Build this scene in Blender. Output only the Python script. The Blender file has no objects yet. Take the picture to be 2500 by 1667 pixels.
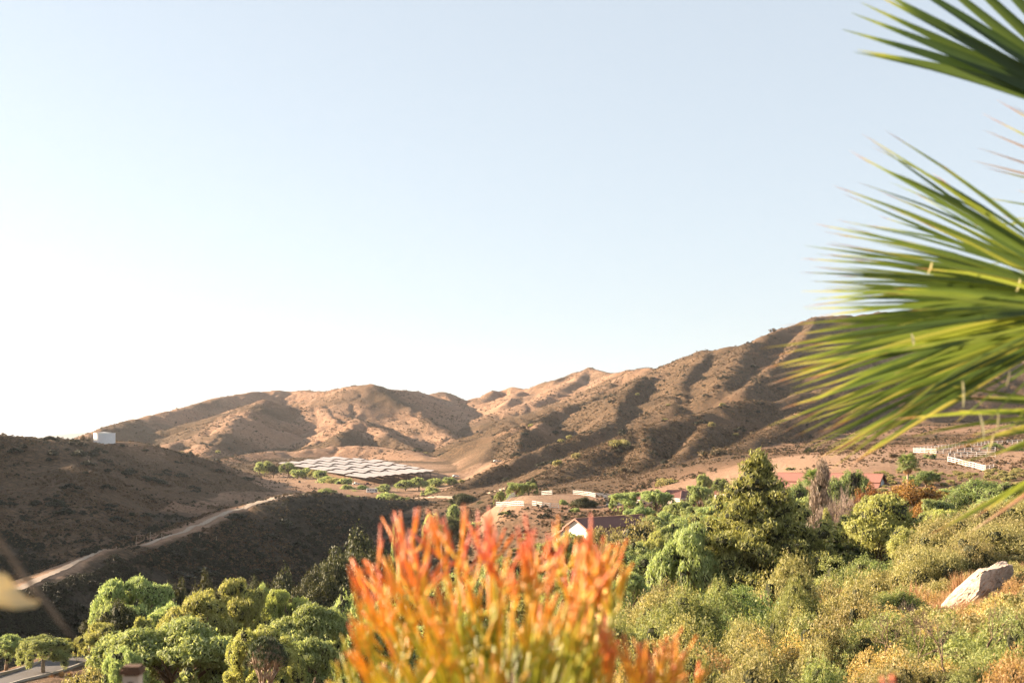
import bpy, math, random
import numpy as np
from mathutils import Vector, Matrix, Euler

# ------------------------------------------------------------------ camera, sky, sun, exposure
scene = bpy.context.scene
cam_data = bpy.data.cameras.new("camera")
cam = bpy.data.objects.new("camera", cam_data)
scene.collection.objects.link(cam)
scene.camera = cam
cam.location = (0, 0, 0)
cam.rotation_euler = (math.radians(90), 0, 0)
cam_data.sensor_width = 36.0
cam_data.lens = 45.0
cam_data.shift_y = (1080 - 833.5) / 2500.0
cam_data.clip_start = 0.05
cam_data.clip_end = 60000
cam_data.dof.use_dof = True
cam_data.dof.focus_distance = 260.0
cam_data.dof.aperture_fstop = 3.2

SUN_AZ = math.radians(-75)      # from +Y towards +X (negative: to the left)
SUN_EL = math.radians(16)
sun_dir = Vector((math.sin(SUN_AZ) * math.cos(SUN_EL), math.cos(SUN_AZ) * math.cos(SUN_EL), math.sin(SUN_EL)))

world = bpy.data.worlds.new("World")
scene.world = world
world.use_nodes = True
wn = world.node_tree
wn.nodes.clear()
w_out = wn.nodes.new("ShaderNodeOutputWorld")
w_bg = wn.nodes.new("ShaderNodeBackground")
w_sky = wn.nodes.new("ShaderNodeTexSky")
w_sky.sky_type = 'NISHITA'
w_sky.sun_disc = False
w_sky.sun_elevation = SUN_EL
w_sky.sun_rotation = SUN_AZ
w_sky.altitude = 300
w_sky.air_density = 1.0
w_sky.dust_density = 1.0
w_sky.ozone_density = 1.0
w_bg.inputs[1].default_value = 0.0605
# thin high haze: the clear sky is paled and evened out
w_hs = wn.nodes.new("ShaderNodeHueSaturation")
w_hs.inputs["Saturation"].default_value = 0.62
w_hs.inputs["Value"].default_value = 0.36
w_add = wn.nodes.new("ShaderNodeMix"); w_add.data_type = 'RGBA'; w_add.blend_type = 'ADD'
w_add.inputs[0].default_value = 1.0
w_add.inputs[7].default_value = (1.56, 1.76, 1.94, 1)
wn.links.new(w_sky.outputs[0], w_hs.inputs["Color"])
wn.links.new(w_hs.outputs[0], w_add.inputs[6])
wn.links.new(w_add.outputs[2], w_bg.inputs[0])
wn.links.new(w_bg.outputs[0], w_out.inputs[0])

sun_data = bpy.data.lights.new("sun", 'SUN')
sun_data.energy = 5.0
sun_data.angle = math.radians(0.55)
sun_data.color = (1.0, 0.80, 0.58)
sun = bpy.data.objects.new("sun", sun_data)
scene.collection.objects.link(sun)
sun.rotation_euler = sun_dir.to_track_quat('Z', 'Y').to_euler()
sun.location = (-200, 100, 200)

scene.view_settings.view_transform = 'Standard'
scene.view_settings.look = 'None'
scene.view_settings.exposure = 2.2
scene.view_settings.gamma = 1.0
scene.view_settings.use_curve_mapping = False
scene.cycles.max_bounces = 6
scene.cycles.diffuse_bounces = 3
scene.cycles.glossy_bounces = 2
scene.cycles.transmission_bounces = 4
scene.cycles.volume_bounces = 0
scene.cycles.use_adaptive_sampling = True
scene.cycles.adaptive_threshold = 0.02
scene.cycles.use_denoising = True

rng = np.random.default_rng(11)
random.seed(11)
FPX = 3125.0
def P3(px, py, D):
    return np.array([D * (px - 1250) / FPX, D, D * (1080 - py) / FPX])

# ------------------------------------------------------------------ helpers
COL = scene.collection
def link(o):
    COL.objects.link(o); return o

def mesh_np(name, verts, faces, mat=None, smooth=False):
    """verts (n,3), faces (m,k) with constant k"""
    verts = np.asarray(verts, dtype=np.float32); faces = np.asarray(faces, dtype=np.int32)
    me = bpy.data.meshes.new(name)
    me.vertices.add(len(verts)); me.vertices.foreach_set("co", verts.ravel())
    k = faces.shape[1]
    me.loops.add(faces.size); me.loops.foreach_set("vertex_index", faces.ravel())
    me.polygons.add(len(faces))
    me.polygons.foreach_set("loop_start", np.arange(0, faces.size, k, dtype=np.int32))
    me.polygons.foreach_set("loop_total", np.full(len(faces), k, dtype=np.int32))
    me.polygons.foreach_set("use_smooth", np.full(len(faces), smooth, dtype=bool))
    me.update(calc_edges=True)
    if mat: me.materials.append(mat)
    return me

def obj(name, me, parent=None, loc=None, rot=None, scale=None):
    o = bpy.data.objects.new(name, me); link(o)
    if loc is not None: o.location = loc
    if rot is not None: o.rotation_euler = rot
    if scale is not None: o.scale = scale
    if parent is not None: o.parent = parent
    return o

def tag(o, label=None, cat=None, group=None, kind=None):
    if label: o["label"] = label
    if cat: o["category"] = cat
    if group: o["group"] = group
    if kind: o["kind"] = kind
    return o

def thing(name, label, cat, loc=(0, 0, 0), rotz=0.0, group=None, scale=None):
    o = bpy.data.objects.new(name, None); link(o)
    o.empty_display_size = 0.3
    o.location = loc; o.rotation_euler = (0, 0, rotz)
    if scale is not None: o.scale = scale
    return tag(o, label, cat, group)

class MB:
    """collects boxes, tubes and raw polygons into one mesh"""
    def __init__(s): s.v = []; s.f = []
    def add(s, vs, fs):
        b = len(s.v); s.v += [tuple(map(float, v)) for v in vs]; s.f += [tuple(b + i for i in f) for f in fs]
    def box(s, c, size, rz=0.0):
        cx, cy, cz = c; hx, hy, hz = size[0] / 2, size[1] / 2, size[2] / 2
        cr, sr = math.cos(rz), math.sin(rz); vs = []
        for z in (-hz, hz):
            for x, y in ((-hx, -hy), (hx, -hy), (hx, hy), (-hx, hy)):
                vs.append((cx + x * cr - y * sr, cy + x * sr + y * cr, cz + z))
        s.add(vs, [(3, 2, 1, 0), (4, 5, 6, 7), (0, 1, 5, 4), (1, 2, 6, 5), (2, 3, 7, 6), (3, 0, 4, 7)])
    def beam(s, a, b, w, h):
        a = Vector(a); b = Vector(b); d = (b - a).normalized()
        up = Vector((0, 0, 1)) if abs(d.z) < 0.95 else Vector((0, 1, 0))
        sx = d.cross(up).normalized() * w / 2; sy = sx.cross(d).normalized() * h / 2
        vs = [a - sx - sy, a + sx - sy, a + sx + sy, a - sx + sy, b - sx - sy, b + sx - sy, b + sx + sy, b - sx + sy]
        s.add(vs, [(3, 2, 1, 0), (4, 5, 6, 7), (0, 1, 5, 4), (1, 2, 6, 5), (2, 3, 7, 6), (3, 0, 4, 7)])
    def tube(s, pts, radii, n=6, cap=True):
        pts = [Vector(p) for p in pts]; rings = []
        ref = Vector((0.31, 0.94, 0.12)).normalized()
        for i, p in enumerate(pts):
            d = (pts[min(i + 1, len(pts) - 1)] - pts[max(i - 1, 0)])
            d = d.normalized() if d.length > 1e-9 else Vector((0, 0, 1))
            a = d.cross(ref)
            if a.length < 1e-3: a = d.cross(Vector((1, 0, 0)))
            a.normalize(); b = d.cross(a)
            rings.append([p + (a * math.cos(2 * math.pi * k / n) + b * math.sin(2 * math.pi * k / n)) * radii[i] for k in range(n)])
        vs = [v for r in rings for v in r]; fs = []
        for i in range(len(pts) - 1):
            for k in range(n):
                fs.append((i * n + k, i * n + (k + 1) % n, (i + 1) * n + (k + 1) % n, (i + 1) * n + k))
        if cap:
            fs.append(tuple(range(n - 1, -1, -1))); fs.append(tuple((len(pts) - 1) * n + k for k in range(n)))
        s.add(vs, fs)
    def prism(s, prof, a, b, axis_u, axis_v):
        """polygon profile [(u,v)..] swept from a to b"""
        a = Vector(a); b = Vector(b); U = Vector(axis_u); V = Vector(axis_v); n = len(prof)
        vs = [a + U * u + V * v for u, v in prof] + [b + U * u + V * v for u, v in prof]
        fs = [tuple(range(n)), tuple(range(2 * n - 1, n - 1, -1))] + [(i, i + n, (i + 1) % n + n, (i + 1) % n) for i in range(n)]
        s.add(vs, fs)
    def mesh(s, name, mat, smooth=False):
        me = bpy.data.meshes.new(name); me.from_pydata(s.v, [], s.f)
        if smooth: me.polygons.foreach_set("use_smooth", np.ones(len(me.polygons), dtype=bool))
        me.materials.append(mat); me.update(); return me
    def build(s, name, mat, parent=None, smooth=False, loc=None):
        return obj(name, s.mesh(name, mat, smooth), parent, loc)

# ------------------------------------------------------------------ noise
_perm = np.random.default_rng(5).permutation(4096)
_val = np.random.default_rng(6).random(4096) * 2 - 1
def vnoise(x, y, seed=0):
    xi = np.floor(x).astype(np.int64); yi = np.floor(y).astype(np.int64)
    fx = x - xi; fy = y - yi
    fx = fx * fx * fx * (fx * (fx * 6 - 15) + 10); fy = fy * fy * fy * (fy * (fy * 6 - 15) + 10)
    def h(a, b): return _val[_perm[(_perm[(a + seed * 37) & 4095] + b) & 4095]]
    v00 = h(xi, yi); v10 = h(xi + 1, yi); v01 = h(xi, yi + 1); v11 = h(xi + 1, yi + 1)
    return (v00 * (1 - fx) + v10 * fx) * (1 - fy) + (v01 * (1 - fx) + v11 * fx) * fy
def fbm(x, y, oct=4, seed=0):
    s = 0; a = 1.0; t = 0
    for i in range(oct):
        s = s + a * vnoise(x * 2 ** i + 17.3 * i, y * 2 ** i - 9.1 * i, seed + i); t += a; a *= 0.5
    return s / t
def ridged(x, y, oct=4, seed=0):
    s = 0; a = 1.0; t = 0
    for i in range(oct):
        s = s + a * (1 - np.abs(vnoise(x * 2 ** i + 5.3 * i, y * 2 ** i + 3.7 * i, seed + i)) * 2); t += a; a *= 0.5
    return s / t
# ------------------------------------------------------------------ materials
def new_mat(name):
    m = bpy.data.materials.new(name); m.use_nodes = True
    nt = m.node_tree; nt.nodes.clear()
    out = nt.nodes.new("ShaderNodeOutputMaterial")
    return m, nt, out

def N(nt, t, **kw):
    n = nt.nodes.new(t)
    for k, v in kw.items(): setattr(n, k, v)
    return n
def ramp(nt, fac, stops):
    r = N(nt, "ShaderNodeValToRGB"); e = r.color_ramp.elements
    e[0].position = stops[0][0]; e[0].color = (*stops[0][1], 1)
    e[1].position = stops[-1][0]; e[1].color = (*stops[-1][1], 1)
    for p, c in stops[1:-1]:
        x = e.new(p); x.color = (*c, 1)
    nt.links.new(fac, r.inputs[0]); return r.outputs[0]
def noise_tex(nt, vec, scale, detail=4, rough=0.6, dist=0.0):
    n = N(nt, "ShaderNodeTexNoise"); n.inputs["Scale"].default_value = scale
    n.inputs["Detail"].default_value = detail; n.inputs["Roughness"].default_value = rough
    n.inputs["Distortion"].default_value = dist
    if vec is not None: nt.links.new(vec, n.inputs["Vector"])
    return n.outputs["Fac"]
def mixc(nt, fac, a, b, mode='MIX'):
    m = N(nt, "ShaderNodeMix", data_type='RGBA', blend_type=mode)
    for s, v in ((m.inputs[0], fac), (m.inputs[6], a), (m.inputs[7], b)):
        if hasattr(v, "is_linked") or isinstance(v, bpy.types.NodeSocket): nt.links.new(v, s)
        elif isinstance(v, (int, float)): s.default_value = v
        else: s.default_value = (*v, 1)
    return m.outputs[2]
def bump(nt, height, strength=0.4, dist=0.1):
    b = N(nt, "ShaderNodeBump"); b.inputs["Strength"].default_value = strength; b.inputs["Distance"].default_value = dist
    nt.links.new(height, b.inputs["Height"]); return b.outputs[0]

def simple_mat(name, c1, c2=None, rough=0.8, scale=3.0, bump_s=0.2, bump_d=0.02, spec=0.3, metal=0.0):
    m, nt, out = new_mat(name)
    p = N(nt, "ShaderNodeBsdfPrincipled"); tc = N(nt, "ShaderNodeTexCoord")
    p.inputs["Roughness"].default_value = rough; p.inputs["Metallic"].default_value = metal
    p.inputs["Specular IOR Level"].default_value = spec
    f = noise_tex(nt, tc.outputs["Object"], scale, 5, 0.65)
    c2 = c2 or tuple(x * 0.72 for x in c1)
    nt.links.new(ramp(nt, f, [(0.3, c2), (0.7, c1)]), p.inputs["Base Color"])
    if bump_s: nt.links.new(bump(nt, f, bump_s, bump_d), p.inputs["Normal"])
    nt.links.new(p.outputs[0], out.inputs[0]); return m

def leaf_mat(name, dark, light, trans=0.35, yellow=None, rough=0.55, spec=0.25):
    """colour differs leaf by leaf and plant by plant"""
    m, nt, out = new_mat(name)
    geo = N(nt, "ShaderNodeNewGeometry"); oi = N(nt, "ShaderNodeObjectInfo")
    stops = [(0.0, dark), (0.75, light)]
    if yellow: stops += [(1.0, yellow)]
    col = ramp(nt, geo.outputs["Random Per Island"], stops)
    hs = N(nt, "ShaderNodeHueSaturation")
    mr = N(nt, "ShaderNodeMapRange"); nt.links.new(oi.outputs["Random"], mr.inputs[0])
    mr.inputs[3].default_value = 0.485; mr.inputs[4].default_value = 0.515
    mv = N(nt, "ShaderNodeMapRange"); nt.links.new(oi.outputs["Random"], mv.inputs[0])
    mv.inputs[3].default_value = 0.85; mv.inputs[4].default_value = 1.15
    nt.links.new(mr.outputs[0], hs.inputs["Hue"]); nt.links.new(mv.outputs[0], hs.inputs["Value"])
    nt.links.new(col, hs.inputs["Color"])
    p = N(nt, "ShaderNodeBsdfPrincipled"); p.inputs["Roughness"].default_value = rough
    p.inputs["Specular IOR Level"].default_value = spec
    nt.links.new(hs.outputs[0], p.inputs["Base Color"])
    t = N(nt, "ShaderNodeBsdfTranslucent")
    tcol = mixc(nt, 1.0, hs.outputs[0], (1.15, 1.12, 0.66), 'MULTIPLY')
    nt.links.new(tcol, t.inputs[0])
    mx = N(nt, "ShaderNodeMixShader"); mx.inputs[0].default_value = trans
    nt.links.new(p.outputs[0], mx.inputs[1]); nt.links.new(t.outputs[0], mx.inputs[2])
    nt.links.new(mx.outputs[0], out.inputs[0]); return m

def ground_mat():
    """dry grass, bare earth and low brush; 'zone' attribute: r = bare earth, g = dense brush, b = near soil, lowered alpha = dark brush with shade put into its colour"""
    m, nt, out = new_mat("dry_ground")
    tc = N(nt, "ShaderNodeTexCoord"); v = tc.outputs["Object"]
    big = noise_tex(nt, v, 0.012, 4, 0.6, 0.4)
    mid = noise_tex(nt, v, 0.11, 6, 0.72, 0.3)
    fine = noise_tex(nt, v, 0.9, 5, 0.75)
    tuft = noise_tex(nt, v, 0.38, 5, 0.8)
    grass = ramp(nt, mid, [(0.30, (0.135, 0.070, 0.041)), (0.5, (0.225, 0.124, 0.075)), (0.72, (0.34, 0.210, 0.134))])
    earth = ramp(nt, fine, [(0.3, (0.245, 0.148, 0.093)), (0.7, (0.38, 0.25, 0.166))])
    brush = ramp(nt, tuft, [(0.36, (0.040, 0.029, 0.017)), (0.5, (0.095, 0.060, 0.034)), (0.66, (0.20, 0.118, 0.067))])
    att = N(nt, "ShaderNodeAttribute"); att.attribute_name = "zone"
    sep = N(nt, "ShaderNodeSeparateColor"); nt.links.new(att.outputs[0], sep.inputs[0])
    bigr = ramp(nt, big, [(0.42, (0, 0, 0)), (0.6, (1, 1, 1))])
    bigm = N(nt, "ShaderNodeMath", operation='MULTIPLY'); nt.links.new(bigr, bigm.inputs[0]); bigm.inputs[1].default_value = 0.35
    c = mixc(nt, bigm.outputs[0], grass, earth)
    c = mixc(nt, sep.outputs[0], c, earth)
    # brush patches break up where the noise is high
    a = N(nt, "ShaderNodeMath", operation='ADD'); nt.links.new(tuft, a.inputs[0]); nt.links.new(sep.outputs[1], a.inputs[1])
    msk = ramp(nt, a.outputs[0], [(0.55, (0, 0, 0)), (0.72, (1, 1, 1))])
    c = mixc(nt, msk, c, brush)
    near = ramp(nt, fine, [(0.3, (0.06, 0.042, 0.026)), (0.7, (0.17, 0.115, 0.072))])
    c = mixc(nt, sep.outputs[2], c, near)
    dk = ramp(nt, tuft, [(0.3, (0.016, 0.015, 0.010)), (0.7, (0.055, 0.042, 0.027))])  # near-black brush ground that also carries the shade of the slope
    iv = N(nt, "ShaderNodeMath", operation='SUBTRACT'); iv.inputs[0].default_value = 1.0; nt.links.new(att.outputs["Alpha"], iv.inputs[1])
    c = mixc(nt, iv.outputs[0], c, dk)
    p = N(nt, "ShaderNodeBsdfPrincipled"); p.inputs["Roughness"].default_value = 0.95
    p.inputs["Specular IOR Level"].default_value = 0.1
    nt.links.new(c, p.inputs["Base Color"])
    s = N(nt, "ShaderNodeMath", operation='ADD'); nt.links.new(tuft, s.inputs[0]); nt.links.new(mid, s.inputs[1])
    nt.links.new(bump(nt, s.outputs[0], 0.8, 1.6), p.inputs["Normal"])
    nt.links.new(p.outputs[0], out.inputs[0]); return m

def attr_mat(name, attr="tone", trans=0.25, rough=0.45, stops=None, spec=0.4, noise=0.0, noise_scale=40):
    m, nt, out = new_mat(name)
    att = N(nt, "ShaderNodeAttribute"); att.attribute_name = attr
    fac = att.outputs["Fac"]
    if noise:
        tc = N(nt, "ShaderNodeTexCoord"); nf = noise_tex(nt, tc.outputs["Object"], noise_scale, 4)
        ma = N(nt, "ShaderNodeMath", operation='MULTIPLY_ADD'); nt.links.new(nf, ma.inputs[0]); ma.inputs[1].default_value = noise
        sb = N(nt, "ShaderNodeMath", operation='SUBTRACT'); nt.links.new(fac, sb.inputs[0]); sb.inputs[1].default_value = noise / 2
        nt.links.new(sb.outputs[0], ma.inputs[2]); fac = ma.outputs[0]
    col = ramp(nt, fac, stops)
    p = N(nt, "ShaderNodeBsdfPrincipled"); p.inputs["Roughness"].default_value = rough
    p.inputs["Specular IOR Level"].default_value = spec
    nt.links.new(col, p.inputs["Base Color"])
    t = N(nt, "ShaderNodeBsdfTranslucent"); nt.links.new(col, t.inputs[0])
    mx = N(nt, "ShaderNodeMixShader"); mx.inputs[0].default_value = trans
    nt.links.new(p.outputs[0], mx.inputs[1]); nt.links.new(t.outputs[0], mx.inputs[2])
    nt.links.new(mx.outputs[0], out.inputs[0]); return m

M = {}
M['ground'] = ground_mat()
M['pepper'] = leaf_mat("pepper_leaves", (0.20, 0.245, 0.085), (0.41, 0.47, 0.22), 0.48, (0.54, 0.57, 0.31))
M['pepper_yellow'] = leaf_mat("yellow_green_leaves", (0.24, 0.26, 0.075), (0.48, 0.49, 0.19), 0.48, (0.62, 0.60, 0.28))
M['oak'] = leaf_mat("oak_leaves", (0.040, 0.045, 0.018), (0.10, 0.10, 0.040), 0.20, (0.17, 0.15, 0.06))
M['green'] = leaf_mat("green_leaves", (0.10, 0.135, 0.045), (0.26, 0.32, 0.12), 0.42, (0.40, 0.43, 0.19))
M['pine'] = leaf_mat("pine_needles", (0.17, 0.18, 0.06), (0.40, 0.40, 0.15), 0.42, (0.56, 0.53, 0.24))
M['dark_pine'] = leaf_mat("dark_needles", (0.035, 0.055, 0.016), (0.10, 0.12, 0.035), 0.25, (0.18, 0.18, 0.06))
M['rust'] = leaf_mat("rust_leaves", (0.14, 0.062, 0.02), (0.34, 0.17, 0.05), 0.35, (0.46, 0.27, 0.09))
M['olive'] = leaf_mat("olive_leaves", (0.16, 0.15, 0.055), (0.39, 0.345, 0.15), 0.38, (0.60, 0.50, 0.27))
M['gold'] = leaf_mat("gold_leaves", (0.28, 0.18, 0.07), (0.55, 0.385, 0.16), 0.38, (0.70, 0.50, 0.25))
M['aloe'] = leaf_mat("aloe_leaves", (0.05, 0.07, 0.03), (0.15, 0.17, 0.09), 0.12, (0.34, 0.32, 0.20))
M['feather'] = leaf_mat("feathery_leaves", (0.12, 0.14, 0.045), (0.34, 0.37, 0.14), 0.42, (0.52, 0.50, 0.24))
M['dryscrub'] = leaf_mat("dry_scrub_leaves", (0.070, 0.045, 0.026), (0.165, 0.105, 0.060), 0.15, (0.27, 0.175, 0.105))
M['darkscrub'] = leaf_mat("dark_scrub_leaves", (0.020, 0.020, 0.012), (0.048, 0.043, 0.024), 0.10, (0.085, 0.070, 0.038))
M['twig'] = leaf_mat("dry_twigs", (0.14, 0.10, 0.075), (0.27, 0.20, 0.15), 0.1, (0.36, 0.28, 0.21))
M['straw'] = leaf_mat("dry_grass_blades", (0.30, 0.17, 0.085), (0.50, 0.30, 0.16), 0.35, (0.62, 0.42, 0.25))
M['bark'] = simple_mat("bark", (0.22, 0.15, 0.10), (0.09, 0.06, 0.04), 0.95, 9, 0.6, 0.05)
M['palebark'] = simple_mat("pale_bark", (0.46, 0.36, 0.27), (0.26, 0.18, 0.12), 0.9, 8, 0.5, 0.03)
M['white'] = simple_mat("white_paint", (0.70, 0.67, 0.63), (0.56, 0.52, 0.47), 0.6, 2, 0.05)
M['whitewall'] = simple_mat("white_render", (0.80, 0.77, 0.72), (0.70, 0.66, 0.60), 0.85, 1.2, 0.2)
M['cream'] = simple_mat("cream_render", (0.66, 0.56, 0.46), (0.56, 0.46, 0.37), 0.85, 1.2, 0.2)
M['roof'] = simple_mat("maroon_roof", (0.175, 0.075, 0.058), (0.12, 0.05, 0.042), 0.7, 4, 0.3)
M['roof_pink'] = simple_mat("terracotta_roof", (0.34, 0.165, 0.125), (0.26, 0.115, 0.09), 0.8, 4, 0.3)
M['trim'] = simple_mat("terracotta_trim", (0.42, 0.22, 0.16), None, 0.8, 4, 0.1)
M['brown'] = simple_mat("brown_wood", (0.16, 0.085, 0.05), (0.09, 0.05, 0.03), 0.85, 5, 0.3)
M['dark'] = simple_mat("dark_opening", (0.03, 0.027, 0.025), (0.02, 0.02, 0.02), 0.5, 3, 0)
M['glass'] = simple_mat("window_glass", (0.05, 0.06, 0.07), None, 0.15, 3, 0, spec=0.6)
M['asphalt'] = simple_mat("asphalt", (0.115, 0.10, 0.095), (0.075, 0.066, 0.062), 0.9, 3, 0.4, 0.02)
M['gravel'] = simple_mat("pale_gravel", (0.40, 0.30, 0.22), (0.27, 0.20, 0.145), 0.95, 1.5, 0.5, 0.05)
M['kerb'] = simple_mat("concrete_kerb", (0.42, 0.37, 0.31), (0.30, 0.26, 0.22), 0.9, 4, 0.3, 0.01)
M['tank'] = simple_mat("painted_steel", (0.74, 0.74, 0.74), (0.66, 0.66, 0.67), 0.55, 0.6, 0.05)
M['solar'] = simple_mat("solar_glass", (0.34, 0.29, 0.26), (0.28, 0.24, 0.22), 0.42, 0.8, 0, spec=0.5)
M['inner'] = simple_mat("inner_crown_shade", (0.05, 0.05, 0.022), (0.03, 0.032, 0.015), 0.9, 6, 0)  # dark fill whose colour stands for the shade inside crowns
M['steel'] = simple_mat("rusty_steel", (0.15, 0.08, 0.05), None, 0.7, 3, 0.1)
def rock_mat():
    m, nt, out = new_mat("sandstone")
    tc = N(nt, "ShaderNodeTexCoord"); mp = N(nt, "ShaderNodeMapping"); mp.inputs["Scale"].default_value = (1, 1, 3.2); mp.inputs["Rotation"].default_value = (0.3, 0.5, 0)
    nt.links.new(tc.outputs["Object"], mp.inputs[0])
    f = noise_tex(nt, tc.outputs["Object"], 3.0, 8, 0.7); st = noise_tex(nt, mp.outputs[0], 2.2, 8, 0.75, 0.6)
    vo = N(nt, "ShaderNodeTexVoronoi", feature='DISTANCE_TO_EDGE'); vo.inputs["Scale"].default_value = 1.5; nt.links.new(mp.outputs[0], vo.inputs["Vector"])
    crack = ramp(nt, noise_tex(nt, mp.outputs[0], 1.1, 3, 0.5, 1.2), [(0.487, (1, 1, 1)), (0.497, (0.2, 0.2, 0.2)), (0.507, (1, 1, 1))])
    col = ramp(nt, st, [(0.32, (0.30, 0.21, 0.15)), (0.48, (0.50, 0.38, 0.30)), (0.7, (0.62, 0.50, 0.41))])
    col = mixc(nt, crack, (0.10, 0.07, 0.05), col)
    p = N(nt, "ShaderNodeBsdfPrincipled"); p.inputs["Roughness"].default_value = .95; p.inputs["Specular IOR Level"].default_value = .15
    nt.links.new(col, p.inputs["Base Color"])
    ad = N(nt, "ShaderNodeMath", operation='MULTIPLY_ADD'); nt.links.new(crack, ad.inputs[0]); ad.inputs[1].default_value = .5; nt.links.new(f, ad.inputs[2])
    a2 = N(nt, "ShaderNodeMath", operation='ADD'); nt.links.new(ad.outputs[0], a2.inputs[0]); nt.links.new(st, a2.inputs[1])
    nt.links.new(bump(nt, a2.outputs[0], 0.9, 0.12), p.inputs["Normal"]); nt.links.new(p.outputs[0], out.inputs[0]); return m
M['rock'] = rock_mat()
M['far'] = simple_mat("far_mountain", (0.16, 0.15, 0.13), None, 0.95, 0.002, 0)

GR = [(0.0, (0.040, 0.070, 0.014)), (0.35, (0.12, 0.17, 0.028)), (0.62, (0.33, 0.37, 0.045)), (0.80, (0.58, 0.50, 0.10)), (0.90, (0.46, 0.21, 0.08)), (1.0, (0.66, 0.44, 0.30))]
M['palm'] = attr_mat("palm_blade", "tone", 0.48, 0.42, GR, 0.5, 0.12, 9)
M['firestick'] = attr_mat("firestick_stem", "tone", 0.22, 0.40, [(0.0, (0.16, 0.19, 0.02)), (0.30, (0.46, 0.42, 0.03)), (0.52, (0.76, 0.42, 0.035)), (0.72, (0.80, 0.27, 0.04)), (0.90, (0.74, 0.15, 0.06)), (1.0, (0.76, 0.25, 0.16))], 0.5, 0.10, 18)
M['fibre'] = leaf_mat("palm_fibre", (0.45, 0.36, 0.22), (0.66, 0.58, 0.40), 0.4, (0.72, 0.66, 0.50))
M['dryleaf'] = leaf_mat("dry_yellow_leaf", (0.74, 0.58, 0.34), (0.80, 0.64, 0.40), 0.4, (0.82, 0.67, 0.42))
# ------------------------------------------------------------------ terrain
# base surface: thin plate spline through points known on the ground: (px, py, D) or (px, ('z', z), D)
BASE = [
 (-2500,('z',-1.6),2),(0,('z',-1.6),2),(1250,('z',-1.6),2),(2200,('z',-1.6),2),(4500,('z',-1.5),2),
 (-2500,('z',-4),12),(0,('z',-3.6),12),(1250,('z',-2.9),12),(2200,('z',-2.6),12),(4500,('z',-2.0),12),
 (-2500,('z',-8),28),(0,('z',-7.2),28),(900,('z',-6.8),28),(1500,('z',-5.9),28),(2000,('z',-5.0),28),(2500,('z',-4.3),28),(4500,('z',-3),28),
 (-2500,('z',-16),60),(0,('z',-15),60),(900,('z',-13.5),60),(1500,('z',-10.6),60),(1800,('z',-8.8),60),(2100,('z',-7.6),60),(2500,('z',-5.6),60),(4500,('z',-2),60),
 (-600,('z',-22),80),(0,('z',-20.5),80),(0,('z',-23),105),(400,('z',-19.5),80),(900,('z',-17.5),80),(1250,('z',-15),80),(1500,('z',-12.8),80),(1250,('z',-19),120),(900,('z',-22.5),110),(2500,1320,80),(2250,1390,78),(2900,('z',-5),80),
 (1500,1540,95),(1750,1500,100),(2050,1425,110),(2500,('z',-11.5),120),(2400,('z',-14),150),
 (0,1650,140),(150,1618,152),(300,1598,168),(-160,1690,128),(0,1705,122),(200,1665,134),(400,('z',-31),170),(440,('z',-26),122),(650,1680,108),(900,('z',-27),135),(-600,('z',-29),130),(120,('z',-37),200),(300,('z',-36),200),(600,('z',-36),205),(800,('z',-35),215),(1000,('z',-37),240),(-2500,('z',-20),150),
 (1000,('z',-32),185),(1250,('z',-31),205),(1500,('z',-24),190),(1750,1480,160),(2050,1400,170),(2400,1310,180),(1700,('z',-24),250),(1500,('z',-27.5),250),(1900,('z',-22),230),(2200,('z',-17.5),230),(3000,('z',-8),180),(4500,('z',2),180),
 (1250,('z',-31),310),(1450,1318,292),(1600,1262,330),(1800,1245,330),(2050,1205,300),(2200,1175,300),(2500,1160,300),(3200,('z',-2),300),(4500,('z',15),350),
 (1230,1250,385),(1360,1243,385),(1230,1216,430),(1300,1211,450),(1400,1207,470),(1480,1222,420),(1500,1205,480),
 (1600,1224,395),(1660,1224,395),(1770,1215,395),(1900,1170,380),
 (1700,1172,460),(1900,1125,450),(2100,1128,380),(2200,1120,400),(2300,1106,415),(2450,1103,415),(2350,1140,370),(2450,1145,360),(3300,('z',4),400),
 (2000,1104,520),(2300,1088,520),(2450,1080,520),(3300,('z',20),520),
 (1750,1120,640),(2000,1085,700),(2450,1065,750),(3300,('z',14),800),(4500,('z',20),800),
 (1500,1180,560),(1350,1190,560),
 (1160,1330,400),(1100,1400,350),(1000,1500,330),(800,1640,300),(600,1760,280),(300,1900,220),(0,1750,205),(-600,('z',-44),195),
 (1120,1280,500),(1170,1240,600),(1190,1215,700),(1120,1195,800),
 (1150,1174,950),(1200,1160,1000),(1300,1150,1000),
 (950,1214,820),(1050,1206,850),(1000,1204,860),(1100,1190,900),(870,1208,850),(1000,1186,930),
 (891,1182,900),(1068,1163,950),(700,1142,1150),(850,1124,1220),(960,1130,1150),(790,1160,1010),
 (740,1225,760),(640,1262,640),(600,1275,600),(350,1355,500),(100,1440,380),(0,1470,340),(-600,('z',-30),320),
 (500,1150,1150),(620,1148,1120),
 (-2500,('z',20),700),(-600,('z',0),700),(-600,('z',-20),1200),(200,('z',-30),1300),
 (1000,1130,1500),(1130,1110,1500),(1180,1060,1900),(700,('z',-10),1600),(300,('z',-20),1700),(1500,('z',0),1500),(2000,('z',25),1500),(2700,('z',30),1600),(4500,('z',30),1600),
 (-1500,('z',-40),3200),(0,('z',-50),3200),(1250,('z',-10),3200),(2500,('z',20),3200),(4500,('z',20),3200),
 (-1500,('z',-60),16000),(0,('z',-60),16000),(1250,('z',-60),16000),(2500,('z',-60),16000),(4500,('z',-60),16000),
]
def _ab(u, D): return u * 3.2, np.log(D) * 1.25
_pts = []; _zs = []
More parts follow.
